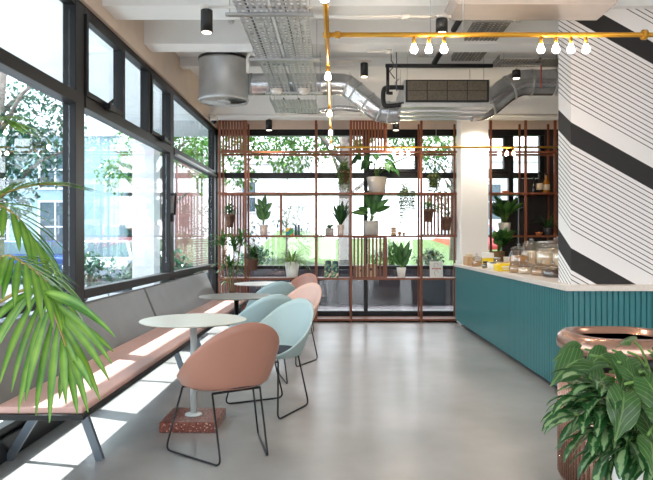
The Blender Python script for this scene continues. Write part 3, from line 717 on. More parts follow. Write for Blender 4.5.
def duct(label, pts, r, seams, hang):
    t_ = thing('spiral_duct', label, 'duct', pts[0]); t_['_w'] = pts[0]
    sp_ = smooth(pts, 6); MB().tube(sp_, r, 28).build('duct_tube', 'galv', t_)
    L = [0]
    for a, b in zip(sp_[:-1], sp_[1:]): L.append(L[-1]+(b-a).length)
    def at(s):
        s = max(0, min(L[-1]-1e-4, s))
        for i in range(len(sp_)-1):
            if L[i+1] >= s: d = (sp_[i+1]-sp_[i]).normalized(); return sp_[i]+d*(s-L[i]), d
    for s in seams:
        p, d = at(s*L[-1]); MB().tube([p-d*.012, p+d*.012], r+.006, 28).build('seam_collar', 'galvdull', t_)
    for s in hang:
        p, d = at(s*L[-1]); mb = MB(); rod(mb, p.x, p.y, p.z+r*.98); mb.tube([p-d*.015, p+d*.015], r+.004, 24); mb.build('duct_hanger', 'steel', t_)
    del t_['_w']; return t_
DY = 7.75
duct('spiral duct running right from the drum diffuser and bending down to the cooling unit', [(-1.06, DY, 3.2), (-.6, DY, 3.2), (-.1, DY, 3.2), (.12, DY, 3.19), (.26, DY, 3.10), (.50, DY, 2.90), (.64, DY, 2.86), (.785, DY, 2.86)], .13,
     (.02, .2, .42, .62, .68, .78, .88, .93), (.15, .5))
duct('spiral duct rising right from the cooling unit towards the striped wall', [(1.66, DY, 2.90), (1.76, DY, 2.91), (1.88, DY, 2.96), (2.0, DY, 3.06), (2.12, DY, 3.15), (2.28, DY, 3.215), (2.5, DY, 3.22), (3.4, DY, 3.22)], .155,
     (.12, .3, .45, .6, .72), (.62,))
# cooling unit
ac = thing('cooling_unit', 'ducted ceiling cooling unit with a dark filter grille facing the room', 'air conditioner', (1.27, 7.65, 2.82))
MB().box(.785, 1.755, 7.2, 8.15, 2.84, 3.12).build('casing', 'galvdull', ac, bevel=.006)
MB().box(.80, 1.74, 7.165, 7.2, 2.86, 3.11).build('filter_frame', 'black', ac, bevel=.004)
for i in range(4):
    for j in range(2):
        x0 = .82+i*.226; z0 = 2.878+j*.111; MB().box(x0, x0+.215, 7.155, 7.166, z0, z0+.103).build('filter_panel', 'mesh', ac)
MB().extr([(7.16, 2.838), (7.16, 2.80), (7.95, 2.80), (7.95, 2.838)], 'x', .75, 1.79).build('drip_tray', 'steel', ac, bevel=.004)
for y in (7.35, 7.6, 7.85): MB().box(.76, 1.78, y, y+.04, 2.785, 2.80).build('tray_rib', 'steel', ac)
mb = MB(); [rod(mb, x, y, 3.115) for x in (.83, 1.71) for y in (7.3, 8.05)]; mb.build('hanger_rod', 'steel', ac)
lp = thing('refrigerant_pipe', 'thick black insulated pipe loop beside the cooling unit', 'pipe', (.7, 7.25, 2.8))
MB().tube(smooth([(.785, 7.25, 3.04), (.60, 7.25, 3.04), (.555, 7.25, 3.0), (.555, 7.25, 2.87), (.60, 7.25, 2.83), (.785, 7.25, 2.85)], 5), .027, 12).build('insulation', 'black', lp)
MB().tube([(.69, 7.25, 3.015), (.69, 7.25, 3.10), (.73, 7.25, 3.14)], .01, 6).build('valve', 'steel', lp)
tag(MB().tube([(.64, 7.05, 2.93), (.585, 7.05, 2.93)], .018, 8).tube([(.585, 7.05, 2.92), (.585, 7.05, 3.24)], .018, 8).tube([(.56, 7.05, 3.235), (1.75, 7.05, 3.235)], .022, 10).build('drain_pipe', 'black'),
    'straight black pipe running above the cooling unit and turning down beside it', 'pipe')
tag(MB().tube([(1.10, 7.05, 3.26), (1.26, 5.9, 3.52)], .03, 10).build('sloping_pipe', 'black'), 'black pipe sloping up to the ceiling above the cooling unit', 'pipe')
tag(MB().tube([(.62, 7.0, 3.45), (.62, 7.0, 3.28), (.66, 7.0, 3.22), (.60, 7.0, 3.16), (.66, 7.0, 3.08)], .007, 6).tube([(.68, 7.02, 3.56), (.68, 7.02, 2.95)], .006, 5).build('cable_bundle', 'greyink'),
    'loose grey cables hanging beside the black pipe loop', 'cable')
# cable trays
def tray(label, x0, x1, y0, y1, z, m, hang=False):
    t_ = thing('cable_tray', label, 'cable tray', ((x0+x1)/2, (y0+y1)/2, z))
    MB().box(x0, x1, y0, y1, z, z+.003).build('tray_bed', m, t_)
    for x in (x0, x1-.003): MB().box(x, x+.003, y0, y1, z+.003, z+.055).build('side_flange', m, t_)
    mb = MB(); w_ = (x1-x0)
    for q in (.3, .62): mb.tube([(x0+w_*q, y0, z+.014), (x0+w_*q+.02, (y0+y1)/2, z+.014), (x0+w_*q, y1, z+.014)], .01, 6)
    mb.build('cables', 'greyink', t_)
    if hang:
        for x in (x0+.02, x1-.02): mb = MB(); rod(mb, x, (y0+y1)/2, z); mb.build('hanger_rod', 'steel', t_)
    return t_
tray('left wide perforated galvanised cable tray running towards the back windows', -.73, -.50, 3.2, 7.45, 3.0, 'perf')
tray('right wide perforated galvanised cable tray running beside the brass pipe', -.465, -.205, 3.2, 7.45, 3.0, 'perf')
tray('lower perforated tray crossing under the far end of the two wide trays', -.78, -.22, 7.55, 8.35, 2.97, 'perf', True)
tray('dull perforated cable tray right of the cooling unit', 1.30, 1.62, 5.2, 7.1, 3.30, 'perfdark')
tray('dark perforated tray below the ceiling near the striped wall', 1.75, 3.2, 6.75, 7.05, 3.22, 'perfdark')
def strut(label, x0, x1, y, z, hang=True):
    t_ = thing('support_strut', label, 'bracket', ((x0+x1)/2, y, z))
    MB().box(x0, x1, y-.02, y+.02, z-.022, z-.001).build('channel', 'steel', t_)
    for x in (x0+.03, x1-.03): mb = MB(); rod(mb, x, y, z-.03); mb.build('threaded_rod', 'steel', t_)
strut('steel strut under the wide cable trays nearest the camera', -.82, -.16, 4.76, 3.0)
strut('steel strut under the wide cable trays, middle one', -.80, -.14, 5.95, 3.0)
strut('steel strut under the wide cable trays near the drum diffuser', -.80, -.14, 7.30, 3.0)
strut('steel strut under the dull tray right of the cooling unit, nearer one', 1.24, 1.68, 5.75, 3.30)
strut('steel strut under the dull tray right of the cooling unit, farther one', 1.24, 1.68, 6.6, 3.30)
strut('steel strut under the dark tray near the striped wall', 1.80, 2.25, 6.9, 3.22)
# conduits
def conduit(label, pts, r=.012, clips=(), m='pvc'):
    t_ = thing('conduit_pipe', label, 'conduit', pts[0]); MB().tube(pts, r, 10).build('tube', m, t_)
    for c_ in clips: MB().tube([(c_[0]-.03, c_[1], c_[2]), (c_[0]+.03, c_[1], c_[2])], r*1.7, 10).build('junction_box', m, t_)
    return t_
conduit('thin white conduit carrying the nearest left spotlight', [(-.99, 4.7, 3.025), (-.17, 4.7, 3.025)], .011, [(-.965, 4.7, 3.025)])
conduit('thin white conduit carrying the nearest right spotlight', [(-.15, 4.7, 2.955), (.86, 4.7, 2.955)], .011, [(.79, 4.7, 2.955), (.52, 4.7, 2.955)])
conduit('white conduit above the trays carrying the middle spotlight', [(-.85, 6.95, 3.255), (.40, 6.95, 3.255)], .011, [(.32, 6.95, 3.255)])
conduit('white plastic elbow pipe dropping beside the left cable tray', smooth([(-.735, 6.2, 3.035), (-.76, 6.2, 3.10), (-.82, 6.2, 3.12), (-.85, 6.2, 3.08), (-.85, 6.2, 3.0), (-.85, 6.2, 2.93)], 4), .018)
conduit('long thin white conduit just under the beam by the shelving', [(-1.9, 9.70, 3.215), (3.4, 9.70, 3.215)], .012, [(-.8, 9.70, 3.215), (.4, 9.70, 3.215)])
conduit('grey conduit running back along the ceiling left of the trays', [(-1.04, 4.9, 3.50), (-1.04, 7.2, 3.50)], .03, (), 'galvdull')
conduit('short pale conduit under the ceiling above the cooling unit', [(.30, 5.9, 3.05), (.52, 5.9, 3.05)], .012, [(.50, 5.9, 3.05)])
t_ = thing('flexible_duct', 'thin silver flexible duct lying across behind the far end of the cable trays', 'duct', (.1, 8.5, 3.1))
MB().tube(smooth([(-.75, 8.55, 3.06), (-.3, 8.5, 3.02), (.05, 8.5, 3.07), (.35, 8.5, 3.05), (.6, 8.5, 3.12)], 6), .035, 12).build('flexible_tube', 'galv', t_)
for x in (-.5, .2): mb = MB(); rod(mb, x, 8.5, 3.07); mb.build('hanger_rod', 'steel', t_)
# spotlights
def spot(label, x, y, ztop, r, h, power=70):
    t_ = thing('spotlight', label, 'spotlight', (x, y, ztop-h), 'black cylinder spotlights under the ceiling')
    MB().lathe([(r*.86, .006), (r, 0), (r, h-.004), (r*.96, h)], (x, y, ztop-h), 28).build('housing', 'black', t_)
    MB().lathe([(r*.8, 0), (r*.8, .004)], (x, y, ztop-h-.001), 20).build('lens', 'lens', t_)
    MB().lathe([(.014, 0), (.014, .025)], (x, y, ztop), 10).build('mount', 'steel', t_)
    l = bpy.data.lights.new('spot_light', 'SPOT'); l.energy = power*LAMP; l.spot_size = R(120); l.spot_blend = .9; l.color = (1, .92, .82); l.shadow_soft_size = .03
    lo = bpy.data.objects.new('spot_light', l); COL.objects.link(lo); lo.parent = t_; lo.location = (0, 0, -.02)
spot('black cylinder spotlight at the upper left in front of the drum diffuser', -.95, 4.7, 3.0, .044, .165)
spot('black cylinder spotlight hanging above the bend of the left duct', .32, 6.95, 3.235, .042, .15)
spot('black cylinder spotlight above the brass pipe left of the white light panel', .79, 4.7, 2.935, .044, .105)
spot('black cylinder spotlight above the left end of the plant shelving', -1.03, 9.9, 3.17, .05, .16)
spot('black cylinder spotlight above the middle of the plant shelving', .95, 9.9, 3.17, .05, .16)
spot('black spotlight at the top of the white column', 2.13, 9.45, 3.3, .05, .16, 90)
spot('small black spotlight high up near the right duct', 2.0, 7.0, 3.17, .045, .09)
for i, (x, y, lb) in enumerate(((.6, 2.6, 'added fill spotlight on the ceiling nearly above the viewer'), (3.6, 7.6, 'added fill spotlight above the space behind the striped wall'), (3.6, 3.4, 'added fill spotlight above the open floor at the right'),
        (-.9, .6, 'added fill spotlight behind the viewer on the window side'), (1.4, -.4, 'added fill spotlight behind the viewer in the middle'), (3.8, .2, 'added fill spotlight behind the viewer at the right'), (0, -2.2, 'added fill spotlight farthest behind the viewer'))):
    spot(lb, x, y, 3.53, .044, .165, 110)  # unseen lamps added to brighten the room
# brass pipework and bulbs
bp = thing('brass_pipe', 'yellow brass pipe rail carrying bare bulbs across and along the ceiling', 'pipe', (-.055, 4.26, 2.677)); ZP = 2.677
MB().tube([(-.055, 4.26, ZP), (5.0, 4.26, ZP)], .0165, 12).build('cross_pipe', 'brass', bp)
MB().tube([(-.055, .5, ZP), (-.055, 9.42, ZP)], .0165, 12).build('long_pipe', 'brass', bp)
MB().tube([(-.055, 9.42, ZP), (3.5, 9.42, ZP)], .0165, 12).build('cross_pipe', 'brass', bp)
for p in ((-.055, 4.26), (-.055, 9.42)): MB().ball((p[0], p[1], ZP), .028, 10).build('elbow', 'brass', bp)
MB().tube([(2.06, 4.26, ZP), (2.09, 4.26, ZP)], .034, 14).build('flange', 'brass', bp)
MB().tube([(.0, 4.26, ZP), (.035, 4.26, ZP)], .024, 14).build('union', 'brass', bp)
for x, y in ((.64, 4.26), (.86, 4.26), (-.055, 3.0), (-.055, 6.9), (1.5, 9.42), (-.02, 9.2)):
    mb = MB(); rod(mb, x, y, ZP+.015); mb.build('hanger_rod', 'steel', bp)
def bulb(label, x, y, group, z=ZP):
    t_ = thing('light_bulb', label, 'light bulb', (x, y, z-.125), group)
    MB().tube([(x, y, z-.016), (x, y, z-.062)], .011, 10).build('socket', 'brass', t_)
    MB().lathe([(.009, .066), (.013, .056), (.022, .034), (.0245, .02), (.018, .006), (1e-4, 0)][::-1], (x, y, z-.125), 14).build('glass_globe', 'bulb', t_)
B1 = ['leftmost', 'second from the left', 'third from the left']
for i, x in enumerate((.53, .63, .731)): bulb('glowing bare bulb under the near brass pipe, %s of the three beside the black spotlight' % ('left', 'middle', 'right')[i], x, 4.26, 'bulbs on the near brass pipe')
for i, x in enumerate((1.382, 1.483, 1.583, 1.684)): bulb('glowing bare bulb by the striped wall, %s of four' % ('leftmost', 'second from left', 'third from left', 'rightmost')[i], x, 4.26, 'bulbs on the near brass pipe')
for i, x in enumerate((.873, .98, 1.085)): bulb('small glowing bulb on the far brass pipe before the shelving, %s of three' % ('left', 'middle', 'right')[i], x, 9.42, 'bulbs on the far brass pipe')
for i, x in enumerate((2.44, 2.55, 2.65)): bulb('small glowing bulb on the far brass pipe right of the white column, %s of three' % ('left', 'middle', 'right')[i], x, 9.42, 'bulbs on the far brass pipe')
for i, y in enumerate((3.35, 4.98, 6.45, 7.6, 8.75)): bulb('glowing bulb hung under the lengthwise brass pipe, %s one from the camera' % ('nearest', 'second', 'third', 'fourth', 'fifth and last')[i], -.055, y, 'bulbs along the lengthwise brass pipe')
# upper right panel unit
pu = thing('ceiling_panel_unit', 'wide white metal canopy panel hanging at the top right above the brass pipe', 'ceiling unit', (1.46, 4.85, 3.02))
MB().extr([(.90, 3.03), (.86, 3.10), (.90, 3.14), (2.02, 3.14), (2.10, 3.10), (2.06, 3.03)], 'y', 4.66, 5.0).build('underside_panel', 'panelmetal', pu)
MB().box(.92, 2.03, 4.60, 5.0, 3.155, 3.40).build('casing', 'white', pu, bevel=.01)
MB().box(.90, 2.05, 4.62, 5.0, 3.14, 3.155).build('shadow_gap', 'black', pu)
mb = MB(); [rod(mb, x, 4.85, 3.40) for x in (1.0, 1.95)]; mb.build('hanger_rod', 'steel', pu)
# detectors, camera
for lb, x, y in (('white dome smoke detector under the left cable tray', -.66, 7.15), ('white dome smoke detector under the right cable tray', -.35, 7.15)):
    t_ = thing('smoke_detector', lb, 'smoke detector', (x, y, 2.94), 'smoke detectors under the trays')
    MB().lathe([(.02, 0), (.05, .012), (.06, .03), (.06, .045)], (x, y, 2.94), 24).build('dome', 'pvc', t_)
    MB().lathe([(.068, 0), (.068, .014)], (x, y, 2.985), 24).build('base', 'pvc', t_)
t_ = thing('security_camera', 'small white dome security camera in the back left ceiling corner', 'camera', (-1.86, 9.6, 3.05))
MB().lathe([(.055, .05), (.06, .06), (.06, .13)], (-1.83, 9.6, 3.05), 20).build('housing', 'pvc', t_)
MB().ball((-1.83, 9.6, 3.10), .045, 10).build('dome_lens', 'black', t_)
MB().box(-1.90, -1.86, 9.57, 9.63, 3.15, 3.19).box(-1.92, -1.80, 9.57, 9.63, 3.175, 3.20).build('bracket', 'pvc', t_)
conduit('sprinkler pipe with a small red fitting near the right duct', [(2.24, 6.9, 3.22), (2.24, 6.9, 2.95)], .006, (), 'redink')

# ================================================================== PLANTS
def pot(root, x, y, z, r, h, m, kind='round', soil=True):
    if kind == 'square': prof = [(r*.9, 0), (r, .01), (r, h), (r*.93, h), (r*.9, h-.015), (1e-4, h-.015)]; mb = MB().lathe(prof, (x, y, z), 32, 8)
    elif kind == 'rim': prof = [(r*.66, 0), (r*.7, .005), (r*.9, h*.78), (r, h*.78), (r, h), (r*.92, h), (r*.88, h*.9), (1e-4, h*.9)]; mb = MB().lathe(prof, (x, y, z), 28)
    else: prof = [(r*.72, 0), (r*.76, .005), (r, h), (r*.93, h), (r*.9, h*.93), (1e-4, h*.93)]; mb = MB().lathe(prof, (x, y, z), 28)
    p = mb.build('pot', m, root)
    if soil: MB().lathe([(r*.86, 0), (r*.8, .006), (1e-4, .01)], (x, y, z+h*.93), 20).build('soil', 'soil', root)
    return p
rnd = random.uniform
def p_upright(root, x, y, z, h, n, wd, m, spread=.35, stem=.25, shape='ovate', droop=.15, ln=.5, clear=False):
    mb = MB(); st = MB()
    for i in range(n):
        a = 2*math.pi*i/n*1.62+rnd(-.3, .3)
        if clear and (math.cos(a) < -.45 or math.sin(a) > .6): a = -rnd(.2, 1.7)
        s_ = spread*rnd(.4, 1.1); hh = h*rnd(.55, 1)
        d = Vector((math.cos(a)*s_, math.sin(a)*s_*.8, 1)); d.normalize(); L = hh*ln
        b0 = Vector((x+math.cos(a)*.012, y+math.sin(a)*.012, z)); p1 = b0+Vector((d.x*.5, d.y*.5, d.z))*hh*(1-ln)
        if stem > 0: st.tube([b0, p1, p1+d*L*.1], .004*max(.6, h*2), 5)
        mb.leaf(p1, d, L, wd*rnd(.8, 1.1), droop, 7, shape, .12, up=(math.cos(a), math.sin(a), .3))
    mb.build('foliage', m, root)
    if stem > 0: st.build('stems', 'stem', root)
def p_strap(root, x, y, z, n, L, wd, m, elev=(.2, 1.2), droop=.8, nm='foliage', shape='strap', r0=.015, ns=8):
    mb = MB()
    for i in range(n):
        a = i*2.39996; e = rnd(*elev); d = (math.cos(a)*math.cos(e), math.sin(a)*math.cos(e), math.sin(e))
        mb.leaf((x+math.cos(a)*r0, y+math.sin(a)*r0, z), d, L*rnd(.7, 1.05), wd, droop, ns, shape, .15)
    return mb.build(nm, m, root)
def p_bush(root, x, y, z, r, n, size, m, sz=.8, nm='foliage'):
    mb = MB(); st = MB()
    for i in range(n):
        v = Vector((random.gauss(0, .5), random.gauss(0, .5), abs(random.gauss(.3, .5))*sz))*r
        d = Vector((v.x, v.y, v.z*.6+.2*r)); mb.leaf((x+v.x, y+v.y, z+v.z), d, size*rnd(.7, 1.2), size*.45, .5, 3, 'ovate', .15)
        if i % 4 == 0: st.tube([(x, y, z-.01), (x+v.x*.5, y+v.y*.5, z+v.z*.7), (x+v.x, y+v.y, z+v.z)], .0015, 4)
    mb.build(nm, m, root); st.build('stems', 'stem', root)
def p_trail(root, x, y, z, n, length, size, m, r=.06, out=.03):
    st = MB(); mb = MB()
    for i in range(n):
        a = i*2.4+rnd(-.2, .2); L = length*rnd(.35, 1); px_, py_ = x+math.cos(a)*r, y+math.sin(a)*r; pts = [(x+math.cos(a)*r*.3, y+math.sin(a)*r*.3, z), (px_, py_, z+.015)]
        k = int(L/.022); cx, cy = px_+math.cos(a)*out, py_+math.sin(a)*out
        for j in range(1, k):
            q = (cx+math.sin(j*.5+i)*.008, cy+math.cos(j*.4+i)*.008, z-j*.022); pts.append(q)
            for s_ in (0, 1): aa = j*1.3+s_*3.1; mb.leaf(q, (math.cos(aa), math.sin(aa), -.2), size*rnd(.7, 1.1), size*.6, .3, 2, 'ovate')
        st.tube(pts, .0035, 4)
    mb.build('trailing_foliage', m, root); st.build('vines', 'stem', root)
def p_mon(root, x, y, z, n, h, size, m, kind='monstera', spread=.9, face=None):
    st = MB(); mb = MB()
    for i in range(n):
        a = i*2.39996+.4; s_ = spread*rnd(.5, 1); hh = h*rnd(.35, 1)
        top = Vector((x+math.cos(a)*s_*h*.6, y+math.sin(a)*s_*h*.45, z+hh)); mid = Vector((x+math.cos(a)*s_*h*.2, y+math.sin(a)*s_*h*.15, z+hh*.65))
        st.tube([(x+math.cos(a)*.01, y+math.sin(a)*.01, z), mid, top], .005*max(.5, h*1.6), 5)
        d = Vector((math.cos(a)*.8, math.sin(a)*.6-.25, -.45)); mb.blade(top, d, size*rnd(.75, 1.1), (math.cos(a)*.4, -.7, .9), kind)
    mb.build('foliage', m, root); st.build('stems', 'stem', root)
def plant(name, label, x, y, z): return thing(name, label, 'plant', (x, y, z))
YP = 10.15
def SX(px, Y=10.12): return (px-335)*Y/635
S2, S1, S0 = 2.0505, 1.3755, .7005       # board tops
# -- top row
r = plant('potted_monstera', 'big monstera in a pale grey pot on the upper shelf', SX(377), YP, S2); pot(r, SX(377), YP, S2, .165, .25, 'pot_grey')
p_mon(r, SX(377), YP, S2+.23, 15, .40, .19, 'leaf_d', spread=.95)
r = plant('trailing_plant', 'small pale trailing plant spilling over the upper shelf right of the monstera', SX(405), YP-.04, S2); pot(r, SX(405), YP-.04, S2, .05, .05, 'pot_white')
p_bush(r, SX(404), YP-.1, S2+.05, .11, 90, .05, 'leaf_pale'); p_trail(r, SX(406), 9.97, S2+.045, 13, .66, .06, 'leaf_pale', .075, .03)
# -- middle row
r = plant('potted_zamioculcas', 'plant with broad upright leaves in a blush pot on the shelf at left', SX(263.5), YP, S1); pot(r, SX(263.5), YP, S1, .068, .165, 'pot_pink')
st = MB(); mb = MB()
for i, (dx, dz, tx, L) in enumerate(((-.02, .02, -.55, .19), (.0, .08, .35, .24), (-.015, .12, -.7, .22), (.015, .03, .7, .17), (.0, .2, .15, .23), (-.01, .22, -.5, .17), (.012, .15, .8, .2), (0, .05, -.2, .2))):
    st.tube([(SX(263.5), YP, S1+.15), (SX(263.5)+dx*.5, YP-.005*i, S1+.2+dz*.5), (SX(263.5)+dx, YP-.01*i, S1+.22+dz)], .007, 6)
    mb.leaf((SX(263.5)+dx, YP-.01*i, S1+.22+dz), (tx, -.15, 1), L, .085, .1, 7, 'ovate', .12, up=(0, -1, .1))
mb.build('foliage', 'leaf', r); st.build('stems', 'stem', r)
r = plant('potted_succulent', 'small spreading succulent in a grey pot left of the snake plant', SX(329.5), YP, S1); pot(r, SX(329.5), YP, S1, .07, .115, 'pot_grey', 'square')
p_strap(r, SX(329.5), YP, S1+.11, 26, .11, .022, 'leaf', (.1, 1.2), .3, ns=4)
r = plant('potted_snake_plant', 'snake plant with stiff upright leaves in a blush pot on the middle shelf', SX(340.5), YP+.02, S1); pot(r, SX(340.5), YP+.02, S1, .06, .17, 'pot_pink')
p_strap(r, SX(340.5), YP+.02, S1+.16, 20, .42, .05, 'leaf_d', (.95, 1.45), .12, shape='lance')
r = plant('potted_peace_lily', 'broad leaved plant in a square grey pot on the middle shelf below the monstera', SX(371.5), YP, S1); pot(r, SX(371.5), YP, S1, .108, .23, 'pot_grey', 'square')
st = MB(); mb = MB()
for tx, ty, h, L, el in ((-.8, 0, .12, .26, .25), (-.55, .3, .16, .2, .4), (-.25, -.2, .2, .28, 1.0), (.0, .2, .2, .3, 1.2), (.25, -.1, .22, .34, 1.1), (.45, .1, .22, .36, .95), (.6, -.2, .18, .3, .7), (.75, .2, .15, .28, .5), (.15, -.3, .1, .26, 1.2), (-.1, .1, .24, .3, 1.35)):
    b = Vector((SX(371.5)+tx*.1, YP+ty*.1, S1+.22+h)); st.tube([(SX(371.5), YP, S1+.2), b], .006, 5)
    mb.leaf(b, (tx, ty, el), L, .105, .35, 7, 'ovate', .1, up=(0, -1, .5))
mb.build('foliage', 'leaf', r); st.build('stems', 'stem', r)
# -- lower row
r = plant('potted_spider_plant', 'spider plant with arching narrow leaves in a white pot behind the tables', SX(292), 10.14, S0); pot(r, SX(292), 10.14, S0, .118, .255, 'pot_white')
p_strap(r, SX(292), 10.14, S0+.24, 90, .36, .016, 'leaf_l', (.25, 1.35), 1.3, ns=8, r0=.04)
r = plant('potted_bird_of_paradise', 'plant with tall pointed leaves in a small white pot on the lower shelf', SX(401.5), YP, S0); pot(r, SX(401.5), YP, S0, .075, .16, 'pot_white')
mb = MB(); st = MB()
for tx, ty, h, L in ((-.35, 0, .06, .38), (.0, .1, .1, .30), (.35, -.1, .08, .36), (.7, .1, .08, .26), (-.15, -.2, .04, .30), (.2, .2, .02, .3), (-.6, .1, .02, .22), (.5, -.2, .0, .24)):
    b = Vector((SX(401.5)+tx*.04, YP+ty*.04, S0+.17+h)); st.tube([(SX(401.5), YP, S0+.14), b], .007, 5)
    mb.leaf(b, (tx, ty, 1.15), L, .10, .15, 8, 'ovate', .12, up=(0, -1, .2))
mb.build('foliage', 'leaf', r); st.build('stems', 'stem', r)
# -- hanging planters
def hanging(label, px, ytop_pot, ybot_pot, wpx, m, zhook, foliage, Y=10.12, trail=0, fm='leaf', bush=1):
    x = SX(px); z0 = PZ(ybot_pot, Y); h = (ybot_pot-ytop_pot)*Y/635; rr = wpx*Y/635/2
    r = plant('hanging_planter', label, x, Y, z0); pot(r, x, Y, z0, rr, h, m, 'rim')
    for k in range(3):
        a = k*2.094+.5; MB().tube([(x+math.cos(a)*rr*.9, Y+math.sin(a)*rr*.9, z0+h), (x, Y, zhook)], .003, 5).build('string', 'cane', r)
    p_bush(r, x, Y, z0+h*.98, rr*1.15, int(90*bush), foliage*1.4, fm, 1.0)
    if trail: p_trail(r, x, Y, z0+h, 9, trail, .058, fm, rr*.9, .015)
    return r
YH = 9.955
hanging('brown hanging planter with leafy vines under the top rail, left of the monstera', 344, 170.5, 183.5, 10.5, 'pot_brown', 2.675, .05, YH+.2, .42, 'leaf_l', 1.6)
hanging('mossy green basket planter hanging high at the right end of the shelving', 434, 174.5, 187.5, 10, 'pot_moss', 2.675, .035, YH+.2, .5, 'leaf_pale', .7)
hanging('brown clay planter hanging on the slats below the mossy basket', 427, 209, 222, 10.5, 'pot_brown', 2.018, .045, YH-.02, 0, 'leaf')
hanging('brown clay planter hanging lower on the slats beside the white column', 444.5, 217, 230.5, 10.5, 'pot_brown', 2.018, .03, YH-.02, 0, 'leaf_d', .6)
hanging('brown clay planter hanging on the slat screen at the far left', 231.5, 214, 227.5, 10, 'pot_brown', 2.018, .05, YH-.02, 0, 'leaf_d', 1.0)
hanging('dark brown planter hanging low behind the tables left of the spider plant', 254, 258.5, 270.5, 10, 'pot_brown', 1.343, .07, YH+.1, 0, 'leaf_d', 1.2)
# -- right shelving
r = plant('potted_leafy_plant', 'lush green plant in a pale basket on the shelf right of the white column', SX(505), YP, S1); pot(r, SX(505), YP, S1, .10, .20, 'pot_grey')
p_upright(r, SX(505), YP, S1+.18, .60, 40, .13, 'leaf', .9, 1, 'ovate', .5, .6)
r = plant('potted_leafy_plant', 'leafy plant in a brown wicker pot standing on the counter beside the column', 2.51, 9.78, .93); pot(r, 2.51, 9.78, .9305, .115, .20, 'pot_wick')
p_upright(r, 2.51, 9.78, 1.11, .50, 50, .12, 'leaf', .95, 1, 'ovate', .55, .55, clear=True)
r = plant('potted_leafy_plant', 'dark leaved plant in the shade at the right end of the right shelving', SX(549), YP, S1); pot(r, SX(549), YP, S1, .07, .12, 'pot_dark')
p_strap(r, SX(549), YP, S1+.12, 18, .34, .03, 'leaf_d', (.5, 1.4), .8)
# -- dracaena in the corner
dx_, dy_ = SX(232, 9.7), 9.72
r = plant('potted_dracaena', 'tall dracaena with strappy leaves in the corner by bench and shelving', dx_, dy_, 0); pot(r, dx_, dy_, 0, .17, .48, 'pot_dark')
cn = MB(); mb = MB()
for (tx, ty, h) in ((-.14, -.02, 1.28), (.03, 0, 1.20), (.13, .02, 1.30), (-.05, .05, .95)):
    tp = (dx_+tx, dy_+ty, h); cn.tube([(dx_+tx*.2, dy_, .44), (dx_+tx*.6, dy_+ty, h*.7), tp], .011, 6)
    for i in range(26):
        a = i*2.4; e = rnd(.2, 1.4); mb.leaf((tp[0], tp[1], tp[2]-rnd(0, .1)), (math.cos(a)*math.cos(e), math.sin(a)*math.cos(e), math.sin(e)), rnd(.22, .36), .034, 1.0, 7, 'strap', .15)
for i in range(14):
    a = i*2.4; mb.leaf((dx_+rnd(-.04, .04), dy_, rnd(.6, .95)), (math.cos(a), math.sin(a), .7), .26, .03, 1.1, 6, 'strap')
cn.build('canes', 'cane', r); mb.build('foliage', 'leaf', r)

# ================================================================== SHELF OBJECTS
def card(name, label, cat, px0, px1, py0, z, Y, m, th=.02, lean=.03, back='label'):
    x0, x1 = SX(px0, Y), SX(px1, Y); h = PZ(py0, Y)-z; c = thing(name, label, cat, ((x0+x1)/2, Y, z))
    MB().add([(x0, Y, z), (x1, Y, z), (x1, Y+th, z), (x0, Y+th, z), (x0, Y+lean, z+h), (x1, Y+lean, z+h), (x1, Y+lean+th, z+h), (x0, Y+lean+th, z+h)],
             [(0, 3, 2, 1), (4, 5, 6, 7), (0, 1, 5, 4), (1, 2, 6, 5), (2, 3, 7, 6), (3, 0, 4, 7)]).build('block', back, c)
    MB().add([(x0+.001, Y-.0015, z+.001), (x1-.001, Y-.0015, z+.001), (x1-.001, Y+lean-.0015, z+h-.001), (x0+.001, Y+lean-.0015, z+h-.001)], [(0, 1, 2, 3)]).build('cover', m, c); return c, x0, x1, h
card('book', 'tall book with a green foliage cover propped on the lower shelf, left one', 'book', 324.5, 331.3, 260.5, S0, 10.07, 'artgreen')
card('book', 'tall book with a green foliage cover propped on the lower shelf, right one', 'book', 331.8, 338.5, 261, S0, 10.07, 'artgreen')
for lb, a, b, t0, hx in (('cream card box with a round black hole, smaller left one', 356, 363.5, 266.2, 361), ('cream card box with a round black hole, larger right one', 367, 376.5, 264.2, 371)):
    c, x0, x1, h = card('card_box', lb, 'box', a, b, t0, S0, 10.07, 'paper', .07, .0, 'paper')
    hx = SX(hx, 10.07); MB().tube([(hx, 10.069, S0+h*.62), (hx, 10.060, S0+h*.62)], .019, 16).build('hole', 'black', c)
c, x0, x1, h = card('book', 'white book with red lettering propped near the teal counter', 'book', 430, 443, 261.5, S0, 10.07, 'label')
for i in range(7): 
    xx = x0+.035+i*.021; MB().box(xx, xx+.013, 10.066+.014, 10.072+.014, S0+h*.52, S0+h*.60).build('red_letter', 'redink', c)
MB().tube([(x0+.10+.035*math.cos(a), 10.066+.018, S0+h*.78+.035*math.sin(a)) for a in [i*.6 for i in range(8)]], .002, 4).build('line_drawing', 'greyink', c)
MB().tube([(x0+.10+.03*math.cos(a), 10.066+.004, S0+h*.3+.045*math.sin(a)) for a in [i*.6 for i in range(9)]], .002, 4).build('line_drawing', 'greyink', c)
card('picture_card', 'small colourful patterned card on the middle shelf', 'card', 286, 293.5, 228, S1, 10.07, 'artcolour')
for lb, px in (('teal glass jar on the middle shelf, left of two', 295.6), ('teal glass jar on the middle shelf, right of two', 298.6)):
    j = thing('storage_jar', lb, 'jar', (SX(px), YP, S1), 'teal jars on the middle shelf')
    MB().lathe([(.018, 0), (.021, .01), (.021, .13), (.016, .15)], (SX(px), YP, S1), 16).build('body', 'extglass', j); MB().lathe([(.017, 0), (.017, .02)], (SX(px), YP, S1+.15), 14).build('lid', 'greyink', j)
